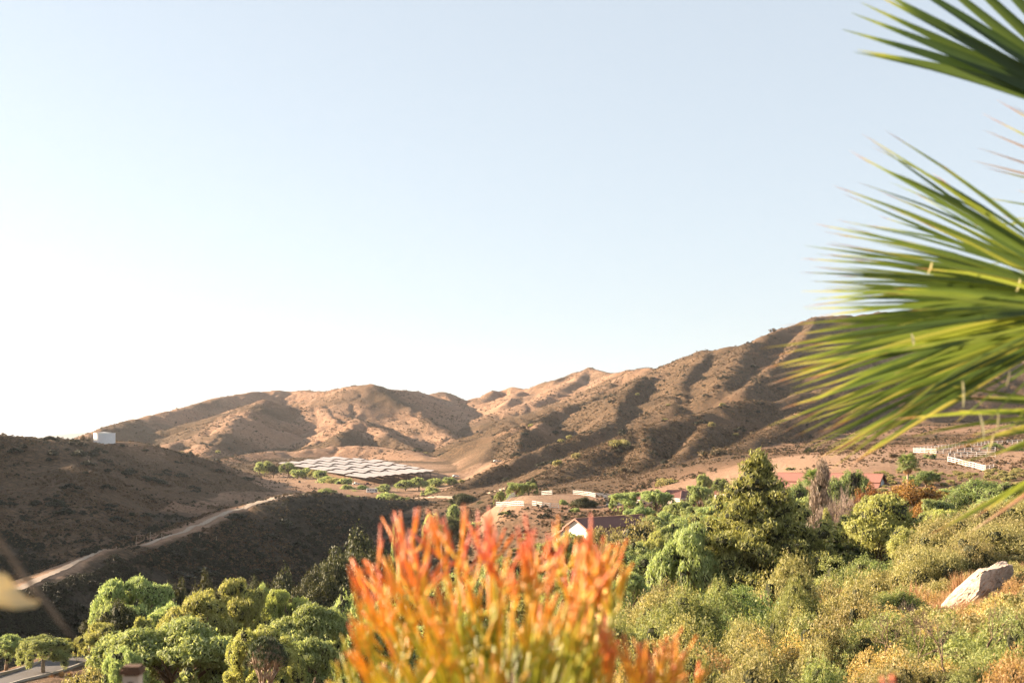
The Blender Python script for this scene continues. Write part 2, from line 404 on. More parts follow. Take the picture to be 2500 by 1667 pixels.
for px, py, D in BASE:
    u = (px - 1250) / FPX
    z = py[1] if isinstance(py, tuple) else D * (1080 - py) / FPX
    _pts.append(_ab(u, D)); _zs.append(z)
_pts = np.array(_pts); _zs = np.array(_zs)
def _phi(r2): return 0.5 * r2 * np.log(r2 + 1e-9)
_n = len(_pts)
_d2 = ((_pts[:, None] - _pts[None]) ** 2).sum(-1)
_K = _phi(_d2) + np.eye(_n) * 0.004
_Pm = np.c_[np.ones(_n), _pts]
_A = np.block([[_K, _Pm], [_Pm.T, np.zeros((3, 3))]])
_w = np.linalg.solve(_A, np.r_[_zs, 0, 0, 0])
def base_h(X, Y):
    Y = np.maximum(Y, 1.0); u = X / Y
    u = np.clip(u, -1.6, 1.6)
    a, b = _ab(u, Y)
    z = _w[_n] + _w[_n + 1] * a + _w[_n + 2] * b
    for i in range(_n):
        z = z + _w[i] * _phi((a - _pts[i, 0]) ** 2 + (b - _pts[i, 1]) ** 2)
    return z

# spines of hills: owner, rounding radius, slope left, slope right, rib amplitude, points (px, py, D)
SP = [
 # long near ridge that carries the dirt road
 ('ridge', 7, .42, .62, .22, [(-500,1560,170),(-150,1495,200),(60,1428,250),(150,1390,290),(260,1352,330),(390,1320,380),(480,1288,420),(560,1250,470),(620,1230,510),(700,1216,550),(770,1210,590),(870,1219,640),(960,1224,680),(1040,1228,700),(1090,1238,690)]),
 # left hill with the tank
 ('hill', 12, .35, .40, .22, [(-900,980,520),(-300,1040,640),(0,1064,700),(130,1080,770),(240,1087,830),(330,1092,870),(450,1112,920),(560,1145,950),(640,1172,965),(720,1205,960)]),
 ('hill', 10, .5, .5, .2, [(130,1080,770),(150,1150,640),(170,1240,540),(190,1330,450)]),
 ('hill', 10, .5, .5, .2, [(330,1092,870),(400,1170,760),(440,1240,660)]),
 # rise beyond the left edge of the view that keeps the near valley in shade
 ('hill', 12, .55, .74, .1, [('x',-420,160,40),('x',-440,330,68),('x',-470,520,88),('x',-540,660,98),('x',-640,760,104),('x',-900,800,90)]),
 # hills behind the solar field
 ('hill_behind_solar', 22, .40, .36, .10, [(380,1150,1050),(470,1140,1150),(540,1128,1250),(600,1113,1330),(680,1103,1380),(760,1100,1400),(830,1092,1420),(900,1095,1400),(960,1100,1380),(1010,1108,1320),(1060,1126,1220),(1110,1152,1100)]),
 ('back_hill', 10, .42, .62, .35, [(646,985,1950),(600,1008,1800),(570,1030,1680),(545,1058,1580),(520,1085,1480),(500,1112,1380)]),
 ('back_hill', 8, .45, .6, .30, [(646,985,1950),(585,1000,1900),(500,1040,1750),(440,1078,1600),(400,1100,1500)]),
 ('back_hill', 10, .50, .55, .30, [(646,985,1950),(720,1006,1950),(800,1012,1900),(860,1022,1850),(910,1048,1700),(960,1078,1600),(1010,1110,1500)]),
 ('back_hill', 6, .55, .7, .35, [(800,1012,1900),(830,1040,1760),(800,1066,1660),(760,1090,1560),(735,1105,1480)]),
 ('back_hill', 7, .50, .6, .3, [(872,1030,1700),(845,1058,1600),(822,1078,1520)]),
 ('back_hill', 8, .50, .5, .3, [(872,1030,1720),(926,1047,1650),(974,1081,1560),(1008,1104,1480)]),
 ('mountain', 16, .46, .55, .20, [(-200,1180,1500),(150,1095,1600),(265,1048,1700),(350,1022,1950),(450,1000,2150),(540,974,2300),(640,957,2450),(720,955,2500),(800,957,2400),(860,948,2150),(900,941,2050),(940,954,2200),(1000,958,2420),(1045,965,2560),(1080,961,2680),(1120,972,2780),(1180,975,2900),(1230,960,3000)]),
 ('mountain', 14, .50, .60, .25, [(900,941,2050),(950,975,1980),(1001,1000,1950),(1076,1050,1750),(1130,1090,1550)]),
 ('mountain', 12, .50, .50, .30, [(860,948,2150),(780,975,2120),(700,990,2150),(646,985,1950)]),
 ('mountain', 12, .50, .50, .30, [(1080,961,2680),(1110,1000,2300),(1160,1035,2000),(1180,1070,1750)]),
 ('mountain', 10, .5, .5, .3, [(960,1000,2000),(1000,1050,1800),(1040,1090,1600)]),
 # right hand range
 ('range', 11, .62, .74, .30, [(1180,975,2500),(1215,952,2600),(1250,946,2600),(1290,948,2550),(1360,930,2500),(1400,915,2550),(1440,902,2600),(1490,916,2400),(1520,913,2100),(1560,903,1900),(1626,893,1800),(1660,882,1750),(1700,866,1650),(1740,856,1600),(1786,850,1550),(1830,842,1550),(1870,826,1600),(1900,812,1650),(1940,795,1700),(1990,780,1750),(2060,774,1750),(2150,768,1800),(2350,772,1850),(2700,745,1850),(3300,720,1850),(4500,700,1850)]),
 ('range', 10, .45, .6, .30, [(1440,902,2600),(1400,935,2350),(1350,965,2150),(1290,990,2000)]),
 ('range', 8, .5, .65, .35, [(1272,957,2450),(1250,975,2300),(1236,990,2200)]),
 ('rib', 7, 0.56, 0.71, .38, [(1520,913,2100),(1493,942,1850),(1439,986,1600),(1371,1002,1450),(1303,1029,1300),(1252,1056,1200),(1211,1096,1100),(1172,1138,1000)]),
 ('rib', 5, 0.62, 1.00, .35, [(1330,1030,1260),(1272,1060,1130),(1266,1090,1050),(1258,1125,960),(1240,1150,900)]),
 ('rib', 6, 0.62, 0.86, .35, [(1626,893,1800),(1600,925,1600),(1561,932,1450),(1530,965,1330),(1507,996,1240),(1504,1027,1150),(1440,1062,1030),(1340,1092,940),(1269,1124,880),(1190,1158,820),(1140,1182,780)]),
 ('rib', 7, 0.56, 0.86, .35, [(1740,856,1600),(1700,890,1450),(1668,935,1330),(1655,975,1230),(1640,1010,1130)]),
 ('rib', 8, 0.56, 0.69, .35, [(1830,842,1550),(1800,880,1400),(1785,915,1280),(1760,955,1180)]),
 ('rib', 9, 0.50, 0.57, .30, [(2700,900,1200),(2300,930,1150),(2100,935,1120),(2000,955,1100),(1898,982,1050),(1813,984,980),(1728,1009,920),(1626,1034,850),(1575,1054,810),(1490,1090,750),(1440,1124,700),(1354,1160,640),(1300,1186,600)]),
 ('rib', 6, 0.62, 0.92, .35, [(1990,780,1750),(1960,840,1500),(1900,890,1350),(1850,925,1250),(1815,960,1150)]),
 ('rib', 4, 0.56, 1.00, .30, [(1575,1054,810),(1582,1085,740),(1580,1112,690),(1555,1142,630),(1530,1168,580),(1505,1194,530)]),
 ('rib', 5, 0.95, 0.57, .30, [(1740,1030,860),(1700,1080,740),(1680,1100,690),(1640,1136,620),(1605,1172,560),(1575,1200,510)]),
 ('rib', 7, 0.56, 0.69, .30, [(1960,1010,900),(1860,1065,760),(1790,1105,670),(1750,1140,590),(1700,1170,530)]),
 # low rise of near right slope
]
OWN = ['ground','ridge','hill','hill_behind_solar','back_hill','mountain','range','rib']
def terrain(X, Y):
    X = np.asarray(X, dtype=np.float64); Y = np.asarray(Y, dtype=np.float64)
    zb = base_h(X, Y); zb0 = zb.copy()
    z = zb.copy(); own = np.zeros(z.shape, dtype=np.int8)
    for si, (nm, r0, sl, sr, rib, pts) in enumerate(SP):
        pl = []
        for p in pts:
            if p[0] == 'x': pl.append(np.array([p[1], p[2], p[3]], dtype=float))
            else: pl.append(P3(*p))
        pl = np.array(pl)
        seg_d = np.full(z.shape, 1e9); seg_z = np.zeros(z.shape); seg_side = np.zeros(z.shape); seg_s = np.zeros(z.shape)
        s0 = 0.0
        for a, b in zip(pl[:-1], pl[1:]):
            dx, dy = b[0] - a[0], b[1] - a[1]; L2 = dx * dx + dy * dy; L = math.sqrt(L2)
            t = np.clip(((X - a[0]) * dx + (Y - a[1]) * dy) / L2, 0, 1)
            qx = X - (a[0] + t * dx); qy = Y - (a[1] + t * dy)
            d = np.sqrt(qx * qx + qy * qy)
            m = d < seg_d
            seg_d = np.where(m, d, seg_d); seg_z = np.where(m, a[2] + t * (b[2] - a[2]), seg_z)
            seg_side = np.where(m, qx, seg_side); seg_s = np.where(m, s0 + t * L, seg_s); s0 += L
        w = 1 / (1 + np.exp(-np.clip(seg_side / (0.25 * seg_d + 2), -20, 20)))
        slope = sl * (1 - w) + sr * w
        k = vnoise(seg_s / 55 + 0.004 * X, seg_d / 400 + si * 7.7, si) * 0.6 + vnoise(seg_s / 22 + 0.01 * Y, seg_d / 200 + si * 3.1, si + 40) * 0.4
        slope = slope * (1 + rib * 1.5 * k)
        dd = np.sqrt(seg_d ** 2 + r0 ** 2) - r0
        zt = seg_z - slope * dd * (1 - 0.22 * np.clip(dd / 260, 0, 1))
        kk = 3.0
        own = np.where(zt > z, OWN.index(nm), own)
        mx = np.maximum(z, zt); df = np.abs(z - zt)
        z = mx + kk * np.log1p(np.exp(-np.clip(df / kk, 0, 30))) * np.where(df < 30 * kk, 1, 0) * 0.6
    hilly = np.clip((z - zb0) / 12, 0, 1) * np.clip((Y - 200) / 200, 0, 1)
    hilly = np.maximum(hilly, np.clip((Y - 480) / 200, 0, 1) * 0.35 * (X > 100))
    g = ridged(X / 95 + 0.25 * fbm(X / 60, Y / 60, 2, 3), Y / 140, 4, 21) - 0.25
    z = z - hilly * (5.0 * np.clip(g, 0, 1) - 1.5) * np.clip(Y / 1100, 0.45, 1.3)
    g2 = ridged(X / 30 + 0.5 * fbm(X / 50, Y / 50, 2, 5) + 0.10 * Y / 30, Y / 95, 3, 61)
    z = z - hilly * (2.4 * np.clip(g2 - .15, 0, 1) - .8) * np.clip(Y / 1000, 0.5, 1.4) * (1 + 0.6 * fbm(X / 200, Y / 200, 2, 9))
    z = z + hilly * fbm(X / 20, Y / 26, 3, 33) * 1.5
    z = z + np.clip((Y - 15) / 60, 0, 1) * fbm(X / 14, Y / 14, 2, 50) * 0.25
    return z, own

def H(x, y):
    return float(terrain(np.array([float(x)]), np.array([float(y)]))[0][0])
def hit(px, py, D0, D1, n=240):
    """distance at which the sight line through (px, py) meets the ground"""
    D = np.linspace(D0, D1, n); X = D * (px - 1250) / FPX
    z = terrain(X, D)[0]; ray = D * (1080 - py) / FPX
    below = np.nonzero(z >= ray)[0]
    return float(D[below[0]]) if len(below) else float((D0 + D1) / 2)

# grid in (bearing, distance)
u = np.concatenate([-np.geomspace(1.5, 0.43, 46)[:-1], np.linspace(-0.43, 0.43, 600), np.geomspace(0.43, 1.5, 46)[1:]])
Dg = np.concatenate([np.geomspace(1.4, 200, 110)[:-1], np.geomspace(200, 2700, 600)[:-1], np.geomspace(2700, 16000, 30)])
UU, DD = np.meshgrid(u, Dg)
GX = UU * DD; GY = DD
GZ, GO = terrain(GX, GY)
nr, nc = GX.shape
# normals for seamless shading between the pieces
V = np.stack([GX, GY, GZ], -1)
du = np.gradient(V, axis=1); dv = np.gradient(V, axis=0)
NR = np.cross(du, dv); NR /= np.linalg.norm(NR, axis=-1, keepdims=True) + 1e-12
NR[NR[..., 2] < 0] *= -1
# zones of colour: r bare earth, g dense brush, b near soil, lowered alpha dark brush with painted shade
PXg = 1250 + FPX * UU; PYg = 1080 - FPX * GZ / GY
def blob(px, py, D, rx, ry):
    """soft disc on the ground round the place seen at px and distance D (metres)"""
    cx = D * (px - 1250) / FPX
    return np.clip(1.4 - np.sqrt(((GX - cx) / rx) ** 2 + ((GY - D) / ry) ** 2), 0, 1)
zr = 0.25 + 0.35 * fbm(GX / 120, GY / 160, 3, 70); zg = 0.12 + 0.26 * fbm(GX / 90, GY / 110, 3, 75)
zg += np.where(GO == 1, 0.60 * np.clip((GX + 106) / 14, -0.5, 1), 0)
zg += np.where(GO == 2, 0.12, 0); zg += np.where(GO == 7, 0.19, 0); zg += np.where(GO == 6, 0.10, 0); zg += np.where((GO == 4) | (GO == 5), 0.05, 0)
zg += np.where((GY > 170) & (GY < 620) & (GO == 0), 0.42 / (1 + np.exp(np.clip((PXg - 1180) / 40, -20, 20))), 0)
for bb in (blob(1300, 0, 430, 26, 45), blob(2150, 0, 400, 70, 60), blob(2000, 0, 430, 60, 60), blob(1000, 0, 900, 60, 45), blob(1180, 0, 975, 18, 30), blob(880, 0, 1050, 90, 180)):
    zr = np.maximum(zr, bb); zg -= 0.35 * bb
zg -= 0.3 * np.clip((GY - 1800) / 600, 0, 0.5)
zb_ = np.clip((160 - GY) / 60, 0, 1)
zg += np.where((GO == 0) & (GY > 1000), .30, 0) + np.where(GO == 2, .07, 0)
zd = np.where(GO == 1, np.clip((GX + 103) / 12 + .8 * fbm(GX / 14, GY / 18, 3, 95), 0, 1), 0)  # dark brush plus painted shade on the ridge face turned from the sun
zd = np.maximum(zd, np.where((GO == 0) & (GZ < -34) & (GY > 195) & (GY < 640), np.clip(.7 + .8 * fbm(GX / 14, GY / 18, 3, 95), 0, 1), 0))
ROAD = [(-60, 216), (55, 244), (140, 281), (220, 318), (300, 349), (390, 383), (470, 418), (540, 457), (590, 490), (640, 520), (700, 556), (755, 610), (850, 690), (960, 720)]
_rp = [np.array([d * (p - 1250) / FPX, d]) for p, d in ROAD]; rd = np.full(GX.shape, 1e9)
for a_, b_ in zip(_rp[:-1], _rp[1:]):
    e_ = b_ - a_; t_ = np.clip(((GX - a_[0]) * e_[0] + (GY - a_[1]) * e_[1]) / (e_ @ e_), 0, 1)
    rd = np.minimum(rd, np.hypot(GX - a_[0] - t_ * e_[0], GY - a_[1] - t_ * e_[1]))
nr_ = np.clip(1.15 - rd / 5.0 + .5 * fbm(GX / 7, GY / 9, 3, 97), 0, 1)
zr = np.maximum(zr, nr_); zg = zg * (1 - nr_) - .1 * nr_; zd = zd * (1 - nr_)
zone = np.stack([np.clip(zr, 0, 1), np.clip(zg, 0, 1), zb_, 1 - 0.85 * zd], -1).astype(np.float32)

labels = {'ground': 'ground', 'ridge': 'ridge', 'hill': 'hill', 'hill_behind_solar': 'rounded_hill', 'back_hill': 'foothills', 'mountain': 'mountain', 'range': 'mountain_range', 'rib': 'hillside'}
fi = np.arange((nr - 1) * (nc - 1)); r_ = fi // (nc - 1); c_ = fi % (nc - 1)
q = np.stack([r_ * nc + c_, r_ * nc + c_ + 1, (r_ + 1) * nc + c_ + 1, (r_ + 1) * nc + c_], -1)
fo = GO[:-1, :-1].ravel()
Vf = V.reshape(-1, 3); Nf = NR.reshape(-1, 3); Zf = zone.reshape(-1, 4)
for k, nm in enumerate(OWN):
    sel = q[fo == k]
    if not len(sel): continue
    used, inv = np.unique(sel.ravel(), return_inverse=True)
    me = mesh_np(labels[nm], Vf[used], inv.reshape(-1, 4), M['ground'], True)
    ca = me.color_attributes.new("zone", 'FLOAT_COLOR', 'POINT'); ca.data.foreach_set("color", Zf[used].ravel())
    me.normals_split_custom_set_from_vertices(Nf[used].astype(np.float32))
    tag(obj(labels[nm], me), kind='structure')

# distant range beyond the tank hill
def far_range():
    xs = np.linspace(-9000, 9000, 260); rows = [(10500, 0.0), (11200, 0.45), (12000, 1.0), (13000, 0.4), (14000, 0.0)]
    prof = 30 + 60 * fbm(xs / 2600, xs * 0 + 3, 4, 91)
    # highest part seen left of the tank
    prof += 75 * np.exp(-((xs + 4150) / 420) ** 2) + 52 * np.exp(-((xs + 3700) / 260) ** 2)
    vs = []
    for y, f in rows: vs += [(x, y, -62 + (max(h, 0) + 62) * f) for x, h in zip(xs, prof)]
    n = len(xs); fs = [(j * n + i, j * n + i + 1, (j + 1) * n + i + 1, (j + 1) * n + i) for j in range(4) for i in range(n - 1)]
    tag(obj('distant_mountains', mesh_np('distant_mountains', vs, fs, M['far'], True)), kind='structure')
far_range()
# ------------------------------------------------------------------ plants: shared meshes
def rand_dirs(n, r):
    v = r.normal(size=(n, 3)); return v / np.linalg.norm(v, axis=1, keepdims=True)

def leaf_cards(pos, nrm, size, aspect, r, droop=0.0, jit=0.55, bend=True):
    """one two-triangle leaf or sprig per position, roughly facing nrm; long axis drops by 'droop'"""
    n = len(pos)
    nn = nrm + r.normal(size=(n, 3)) * jit; nn /= np.linalg.norm(nn, axis=1, keepdims=True)
    up = r.normal(size=(n, 3)); up[:, 2] -= droop * 3.0
    a = up - (up * nn).sum(1, keepdims=True) * nn; a /= np.linalg.norm(a, axis=1, keepdims=True) + 1e-9
    b = np.cross(nn, a)
    s = (size * r.uniform(0.6, 1.4, n))[:, None]
    L = s * aspect; W = s
    v0 = pos - a * L * 0.5; v2 = pos + a * L * 0.5
    v1 = pos + b * W * 0.5 + nn * s * 0.12; v3 = pos - b * W * 0.5 + nn * s * 0.12
    vs = np.stack([v0, v1, v2, v3], 1).reshape(-1, 3)
    return vs, np.arange(4 * n).reshape(n, 4)

def lobes_cards(lobes, n, size, aspect, seed, droop=0.0, jit=0.5, shell=0.40, gap=0.55, under=0.6):
    """leaves on the shells of many small lobes -> clumps with gaps between them"""
    r = np.random.default_rng(seed)
    lob = np.array(lobes, dtype=float)
    area = (lob[:, 3] * lob[:, 4] * lob[:, 5]) ** (2 / 3)
    idx = r.choice(len(lob), size=n, p=area / area.sum())
    d = rand_dirs(n, r)
    keep = (d[:, 2] > -0.35) | (r.random(n) < under); idx, d = idx[keep], d[keep]; n = len(idx)
    L = lob[idx]
    rad = 1 - shell * r.random(n) ** 1.6
    bulge = 1 + 0.22 * vnoise(d[:, 0] * 3.1 + idx * 7.7, d[:, 2] * 3.1 + d[:, 1] * 2.3, 5)
    stray = np.where(r.random(n) < 0.10, r.uniform(1.0, 1.28, n), 1.0)
    pos = L[:, :3] + d * L[:, 3:6] * (rad * bulge * stray)[:, None]
    # ragged edge: thin out where low frequency noise is small
    f = vnoise(pos[:, 0] * 1.7 / max(size * 8, .01) * .5 + seed, pos[:, 2] * 1.7 / max(size * 8, .01) * .5 + pos[:, 1] * 0.9, seed % 97)
    keep = f > (gap - 1.0) + r.normal(size=n) * 0.15; pos, d, L = pos[keep], d[keep], L[keep]
    nr_ = d / L[:, 3:6]; nr_ /= np.linalg.norm(nr_, axis=1, keepdims=True)
    if droop: pos[:, 2] -= np.abs(r.normal(size=len(pos))) * size * droop * 1.2
    return leaf_cards(pos, nr_, size, aspect, r, droop, jit)

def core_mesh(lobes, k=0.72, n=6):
    """dark cores so that crowns are not see-through; inner shade put into their colour"""
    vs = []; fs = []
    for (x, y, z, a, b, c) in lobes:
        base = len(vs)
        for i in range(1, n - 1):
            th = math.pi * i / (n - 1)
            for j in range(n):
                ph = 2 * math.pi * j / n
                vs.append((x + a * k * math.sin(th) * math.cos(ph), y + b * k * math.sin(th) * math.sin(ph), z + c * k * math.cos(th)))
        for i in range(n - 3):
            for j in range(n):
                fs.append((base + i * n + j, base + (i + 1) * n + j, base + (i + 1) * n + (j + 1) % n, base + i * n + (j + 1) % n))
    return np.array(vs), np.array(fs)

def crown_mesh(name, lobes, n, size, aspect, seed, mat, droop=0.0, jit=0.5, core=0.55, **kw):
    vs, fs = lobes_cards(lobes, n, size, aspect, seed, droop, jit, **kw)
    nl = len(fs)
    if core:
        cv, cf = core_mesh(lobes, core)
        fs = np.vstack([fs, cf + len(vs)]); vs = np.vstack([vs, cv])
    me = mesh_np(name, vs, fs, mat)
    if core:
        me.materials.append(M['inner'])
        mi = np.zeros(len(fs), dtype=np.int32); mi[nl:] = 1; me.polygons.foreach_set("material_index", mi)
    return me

def lobes_dome(seed, n=26, rx=1.0, rz=0.8, zc=1.2, r0=0.33, top=0.25):
    r = np.random.default_rng(seed); out = []
    for i in range(n):
        d = rand_dirs(1, r)[0]; d[2] = abs(d[2]) * 1.25 - 0.35
        q = r.uniform(0.55, 0.9)
        s = r0 * r.uniform(0.65, 1.25)
        out.append((d[0] * rx * q, d[1] * rx * q, zc + d[2] * rz * q, s * 1.05, s * 1.05, s * r.uniform(0.8, 1.15)))
    out.append((0, 0, zc, rx * 0.62, rx * 0.62, rz * 0.62))
    return out
def lobes_pepper(seed, n=30, w=1.0, h=1.0):
    """irregular crown of a few boughs at different heights, each trailing sprays; unit tree 2 wide, 2 high"""
    r = np.random.default_rng(seed); out = []
    nb = 6 + int(r.integers(3)); m = max(4, int(n * 1.7 / nb))
    for k in range(nb):
        a = 2 * math.pi * (k + r.uniform(-.35, .35)) / nb; rr = r.uniform(0.30, 0.66) if k else 0.08
        cx, cy, cz = math.cos(a) * rr, math.sin(a) * rr, (1.55 - 0.75 * rr + r.uniform(-0.22, 0.25)) if k else 1.52
        br = r.uniform(0.26, 0.42)
        for j in range(m):
            d = rand_dirs(1, r)[0]; q = r.uniform(.4, 1.0); s = r.uniform(0.085, 0.19)
            out.append(((cx + d[0] * br * q) * w, (cy + d[1] * br * q) * w, (cz + abs(d[2]) * br * q * .8 - .05) * h, s * w, s * w, s * r.uniform(0.9, 1.4) * h))
        for j in range(int(m * .55)):
            a2 = a + r.uniform(-.9, .9); q = r.uniform(.75, 1.15); s = r.uniform(0.07, 0.13)
            out.append(((cx + math.cos(a2) * br * q) * w, (cy + math.sin(a2) * br * q) * w, (cz - r.uniform(0.25, 0.75)) * h, s * w, s * w, s * r.uniform(2.0, 3.4) * h))
        out.append((cx * w, cy * w, cz * h, br * .8 * w, br * .8 * w, br * .75 * h))
    return out
def lobes_bush(seed, n=14):
    r = np.random.default_rng(seed); out = []
    for i in range(n):
        a = r.uniform(0, 2 * math.pi); rr = math.sqrt(r.random()) * 0.72
        s = r.uniform(0.22, 0.40)
        out.append((math.cos(a) * rr, math.sin(a) * rr, 0.25 + 0.55 * (1 - rr) * r.uniform(0.6, 1.3), s, s, s * r.uniform(0.7, 1.0)))
    return out
def lobes_pine(seed):
    """full irregular cone of upswept boughs, 2 wide, 2.6 high"""
    r = np.random.default_rng(seed); out = []
    lv = 0; z = 0.2
    while z < 2.42:
        t = (z - 0.2) / 2.3
        R = (1.0 * (1 - t) ** 0.98 * (1 if t < .75 else .8) + 0.03) * (0.9 if z < .35 else 1)
        m = max(4, int(12 * (1 - t) ** .7 + 2))
        for j in range(m):
            a = 2 * math.pi * (j + r.uniform(-.4, .4)) / m + lv * 1.3; ext = r.uniform(0.62, 1.22)
            for q in (1.0, 0.72, 0.42):
                rr = R * q * ext; s = (0.06 + 0.10 * (1 - t)) * r.uniform(0.7, 1.3) * (0.85 if q == 1 else 1.1)
                out.append((math.cos(a) * rr, math.sin(a) * rr, z + 0.22 * q * (1 - t * .5) * ext + r.uniform(-.05, .05), s, s, s * 1.15))
        z += 0.15 * (1 - .35 * t) + .02; lv += 1
    out.append((0, 0, 2.50, 0.04, 0.04, 0.14)); out.append((0.05, 0, 2.38, 0.07, 0.07, 0.14))
    return out
def lobes_column(seed, h=2.0, w=0.35, n=22):
    r = np.random.default_rng(seed); out = []
    for i in range(n):
        t = i / (n - 1); R = w * math.sin(math.pi * (0.12 + 0.8 * t)) ** 0.7
        a = r.uniform(0, 6.28); rr = R * r.uniform(0.1, 0.6); s = R * r.uniform(0.45, 0.75) + 0.04
        out.append((math.cos(a) * rr, math.sin(a) * rr, 0.15 + t * (h - 0.25), s, s, s * 1.5))
    return out

def trunk_mesh(name, seed, h=1.0, r0=0.07, limbs=5, spread=0.55, mat=None, lean=0.06, hz=0.45, n=7, top=1.5):
    """tapered trunk with forking limbs up into the crown"""
    r = np.random.default_rng(seed); b = MB()
    lx, ly = r.uniform(-lean, lean, 2)
    pts = [(0, 0, -0.12), (lx * .3, ly * .3, hz * .5), (lx, ly, hz)]
    b.tube(pts, [r0 * 1.25, r0, r0 * 0.85], n)
    for k in range(limbs):
        a = 2 * math.pi * (k + r.uniform(-.3, .3)) / limbs; e = spread * r.uniform(.6, 1.1); zt = top * r.uniform(.75, 1.0)
        p1 = (lx + math.cos(a) * e * .35, ly + math.sin(a) * e * .35, hz + (zt - hz) * .45)
        p2 = (lx + math.cos(a) * e * .9, ly + math.sin(a) * e * .9, zt)
        b.tube([(lx, ly, hz - 0.03), p1, p2], [r0 * .65, r0 * .42, r0 * .12], 5)
        for s_ in (-1, 1):
            a2 = a + s_ * 0.7; p3 = (p1[0] + math.cos(a2) * e * .45, p1[1] + math.sin(a2) * e * .45, p1[2] + (zt - hz) * .35)
            b.tube([p1, p3], [r0 * .3, r0 * .08], 4)
    return b.mesh(name, mat or M['bark'], True)

def twig_ball(name, seed, mat, n=900, depth=3, rad=1.0, h=1.0, thick=0.010, up=0.5, brown=None):
    """bare branching crown built of thin three sided twigs"""
    r = np.random.default_rng(seed); b = MB()
    def grow(p, d, L, th, lev):
        q = p + d * L
        b.tube([p, (p + q) / 2 + Vector(r.normal(size=3)) * L * .05, q], [th, th * .8, th * .55], 3, False)
        if lev == 0: return
        for k in range(4 if lev > 1 else 3):
            nd = (d + Vector(r.normal(size=3)) * 0.55 + Vector((0, 0, up * .25))).normalized()
            grow(q - d * L * r.uniform(0, .35), nd, L * r.uniform(.55, .8), th * .55, lev - 1)
    for k in range(5):
        a = 2 * math.pi * k / 5 + r.uniform(-.3, .3)
        grow(Vector((0, 0, 0.0)), Vector((math.cos(a) * .55, math.sin(a) * .55, 1)).normalized(), h * .40, thick * 3, depth)
    return b.mesh(name, mat)

CR = {}   # kind -> list of (crown mesh, trunk mesh or None), unit sizes: width 2, height as noted
def reg(kind, crown, trunk, height, width=2.0): CR.setdefault(kind, []).append((crown, trunk, height, width))
def mesh_top(me):
    co = np.empty(len(me.vertices) * 3, dtype=np.float32); me.vertices.foreach_get("co", co); co = co.reshape(-1, 3)
    return float(np.percentile(co[:, 2], 99.7)), float(np.percentile(co[:, 0], 99) - np.percentile(co[:, 0], 1))
def reg2(kind, crown, trunk):
    h, w = mesh_top(crown); h = h if kind not in ('pine', 'dark_pine') else h + .13; CR.setdefault(kind, []).append((crown, trunk, h, w))

for s in range(4):
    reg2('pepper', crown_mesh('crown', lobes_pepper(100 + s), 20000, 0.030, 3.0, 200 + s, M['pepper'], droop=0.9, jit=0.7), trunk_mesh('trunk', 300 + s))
for s in range(2):
    reg2('pepper_near', crown_mesh('crown', lobes_pepper(120 + s, 46), 62000, 0.0195, 3.6, 220 + s, M['pepper'], droop=1.0, jit=0.75), trunk_mesh('trunk', 320 + s))
for s in range(2):
    reg2('pepper_yellow', crown_mesh('crown', lobes_pepper(130 + s, 42), 46000, 0.020, 3.2, 230 + s, M['pepper_yellow'], droop=0.7, jit=0.8), trunk_mesh('trunk', 330 + s))
for s in range(2):
    reg2('pepper_far', crown_mesh('crown', lobes_dome(140 + s, 22, rx=.9, rz=.85, zc=1.0, r0=.36), 3600, 0.075, 1.8, 240 + s, M['pepper'], droop=0.6, jit=0.7), trunk_mesh('trunk', 340 + s, limbs=3, n=5))
for s in range(2):
    lb = [q for q in lobes_pepper(145 + s, 40) if q[2] - q[5] > 0.22]
    reg2('pepper_high', crown_mesh('crown', lb, 36000, 0.021, 3.4, 245 + s, M['pepper' if s == 0 else 'pepper_yellow'], droop=0.8, jit=0.75), trunk_mesh('trunk', 345 + s, mat=M['palebark'], r0=.055, hz=.7))
NAMES_EXTRA = dict(pepper_high='pepper_tree')
reg2('weeping', crown_mesh('crown', lobes_pepper(150, 60, h=1.0) + [(math.cos(a) * .8, math.sin(a) * .8, z, .18, .18, .34) for a in np.linspace(0, 6.1, 11) for z in (.35, .75)], 50000, 0.022, 4.2, 250, M['pepper'], droop=1.3, jit=0.7), trunk_mesh('trunk', 350))
for s in range(3):
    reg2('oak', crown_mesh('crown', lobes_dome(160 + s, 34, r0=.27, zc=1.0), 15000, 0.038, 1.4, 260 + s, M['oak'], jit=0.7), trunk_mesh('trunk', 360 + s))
for s in range(2):
    reg2('green', crown_mesh('crown', lobes_dome(170 + s, 34, r0=.27, zc=1.0), 15000, 0.036, 1.5, 270 + s, M['green'], jit=0.65), trunk_mesh('trunk', 370 + s))
reg2('rust', crown_mesh('crown', lobes_dome(180, 46, r0=.22, zc=1.0), 16000, 0.040, 1.2, 280, M['rust'], jit=0.9, gap=0.72, core=0.35), trunk_mesh('trunk', 380, mat=M['palebark']))
reg2('acacia', crown_mesh('crown', lobes_dome(181, 50, r0=.22, zc=1.05, rz=.95), 36000, 0.026, 2.4, 281, M['pepper_yellow'], droop=.5, jit=0.7, gap=.6), trunk_mesh('trunk', 381))
reg2('pine', crown_mesh('crown', lobes_pine(190), 110000, 0.0145, 4.0, 290, M['pine'], droop=-1.2, jit=1.0, under=.8), trunk_mesh('trunk', 390, r0=.05, hz=1.9, limbs=0))
reg2('dark_pine', crown_mesh('crown', lobes_pine(191), 66000, 0.017, 3.6, 291, M['dark_pine'], droop=-0.5, jit=0.8, under=.8), trunk_mesh('trunk', 391, r0=.05, hz=1.9, limbs=0))
reg2('column', crown_mesh('crown', lobes_column(192), 14000, 0.022, 2.6, 292, M['pine'], droop=-0.8, jit=0.7), trunk_mesh('trunk', 392, r0=.03, hz=1.2, limbs=0))
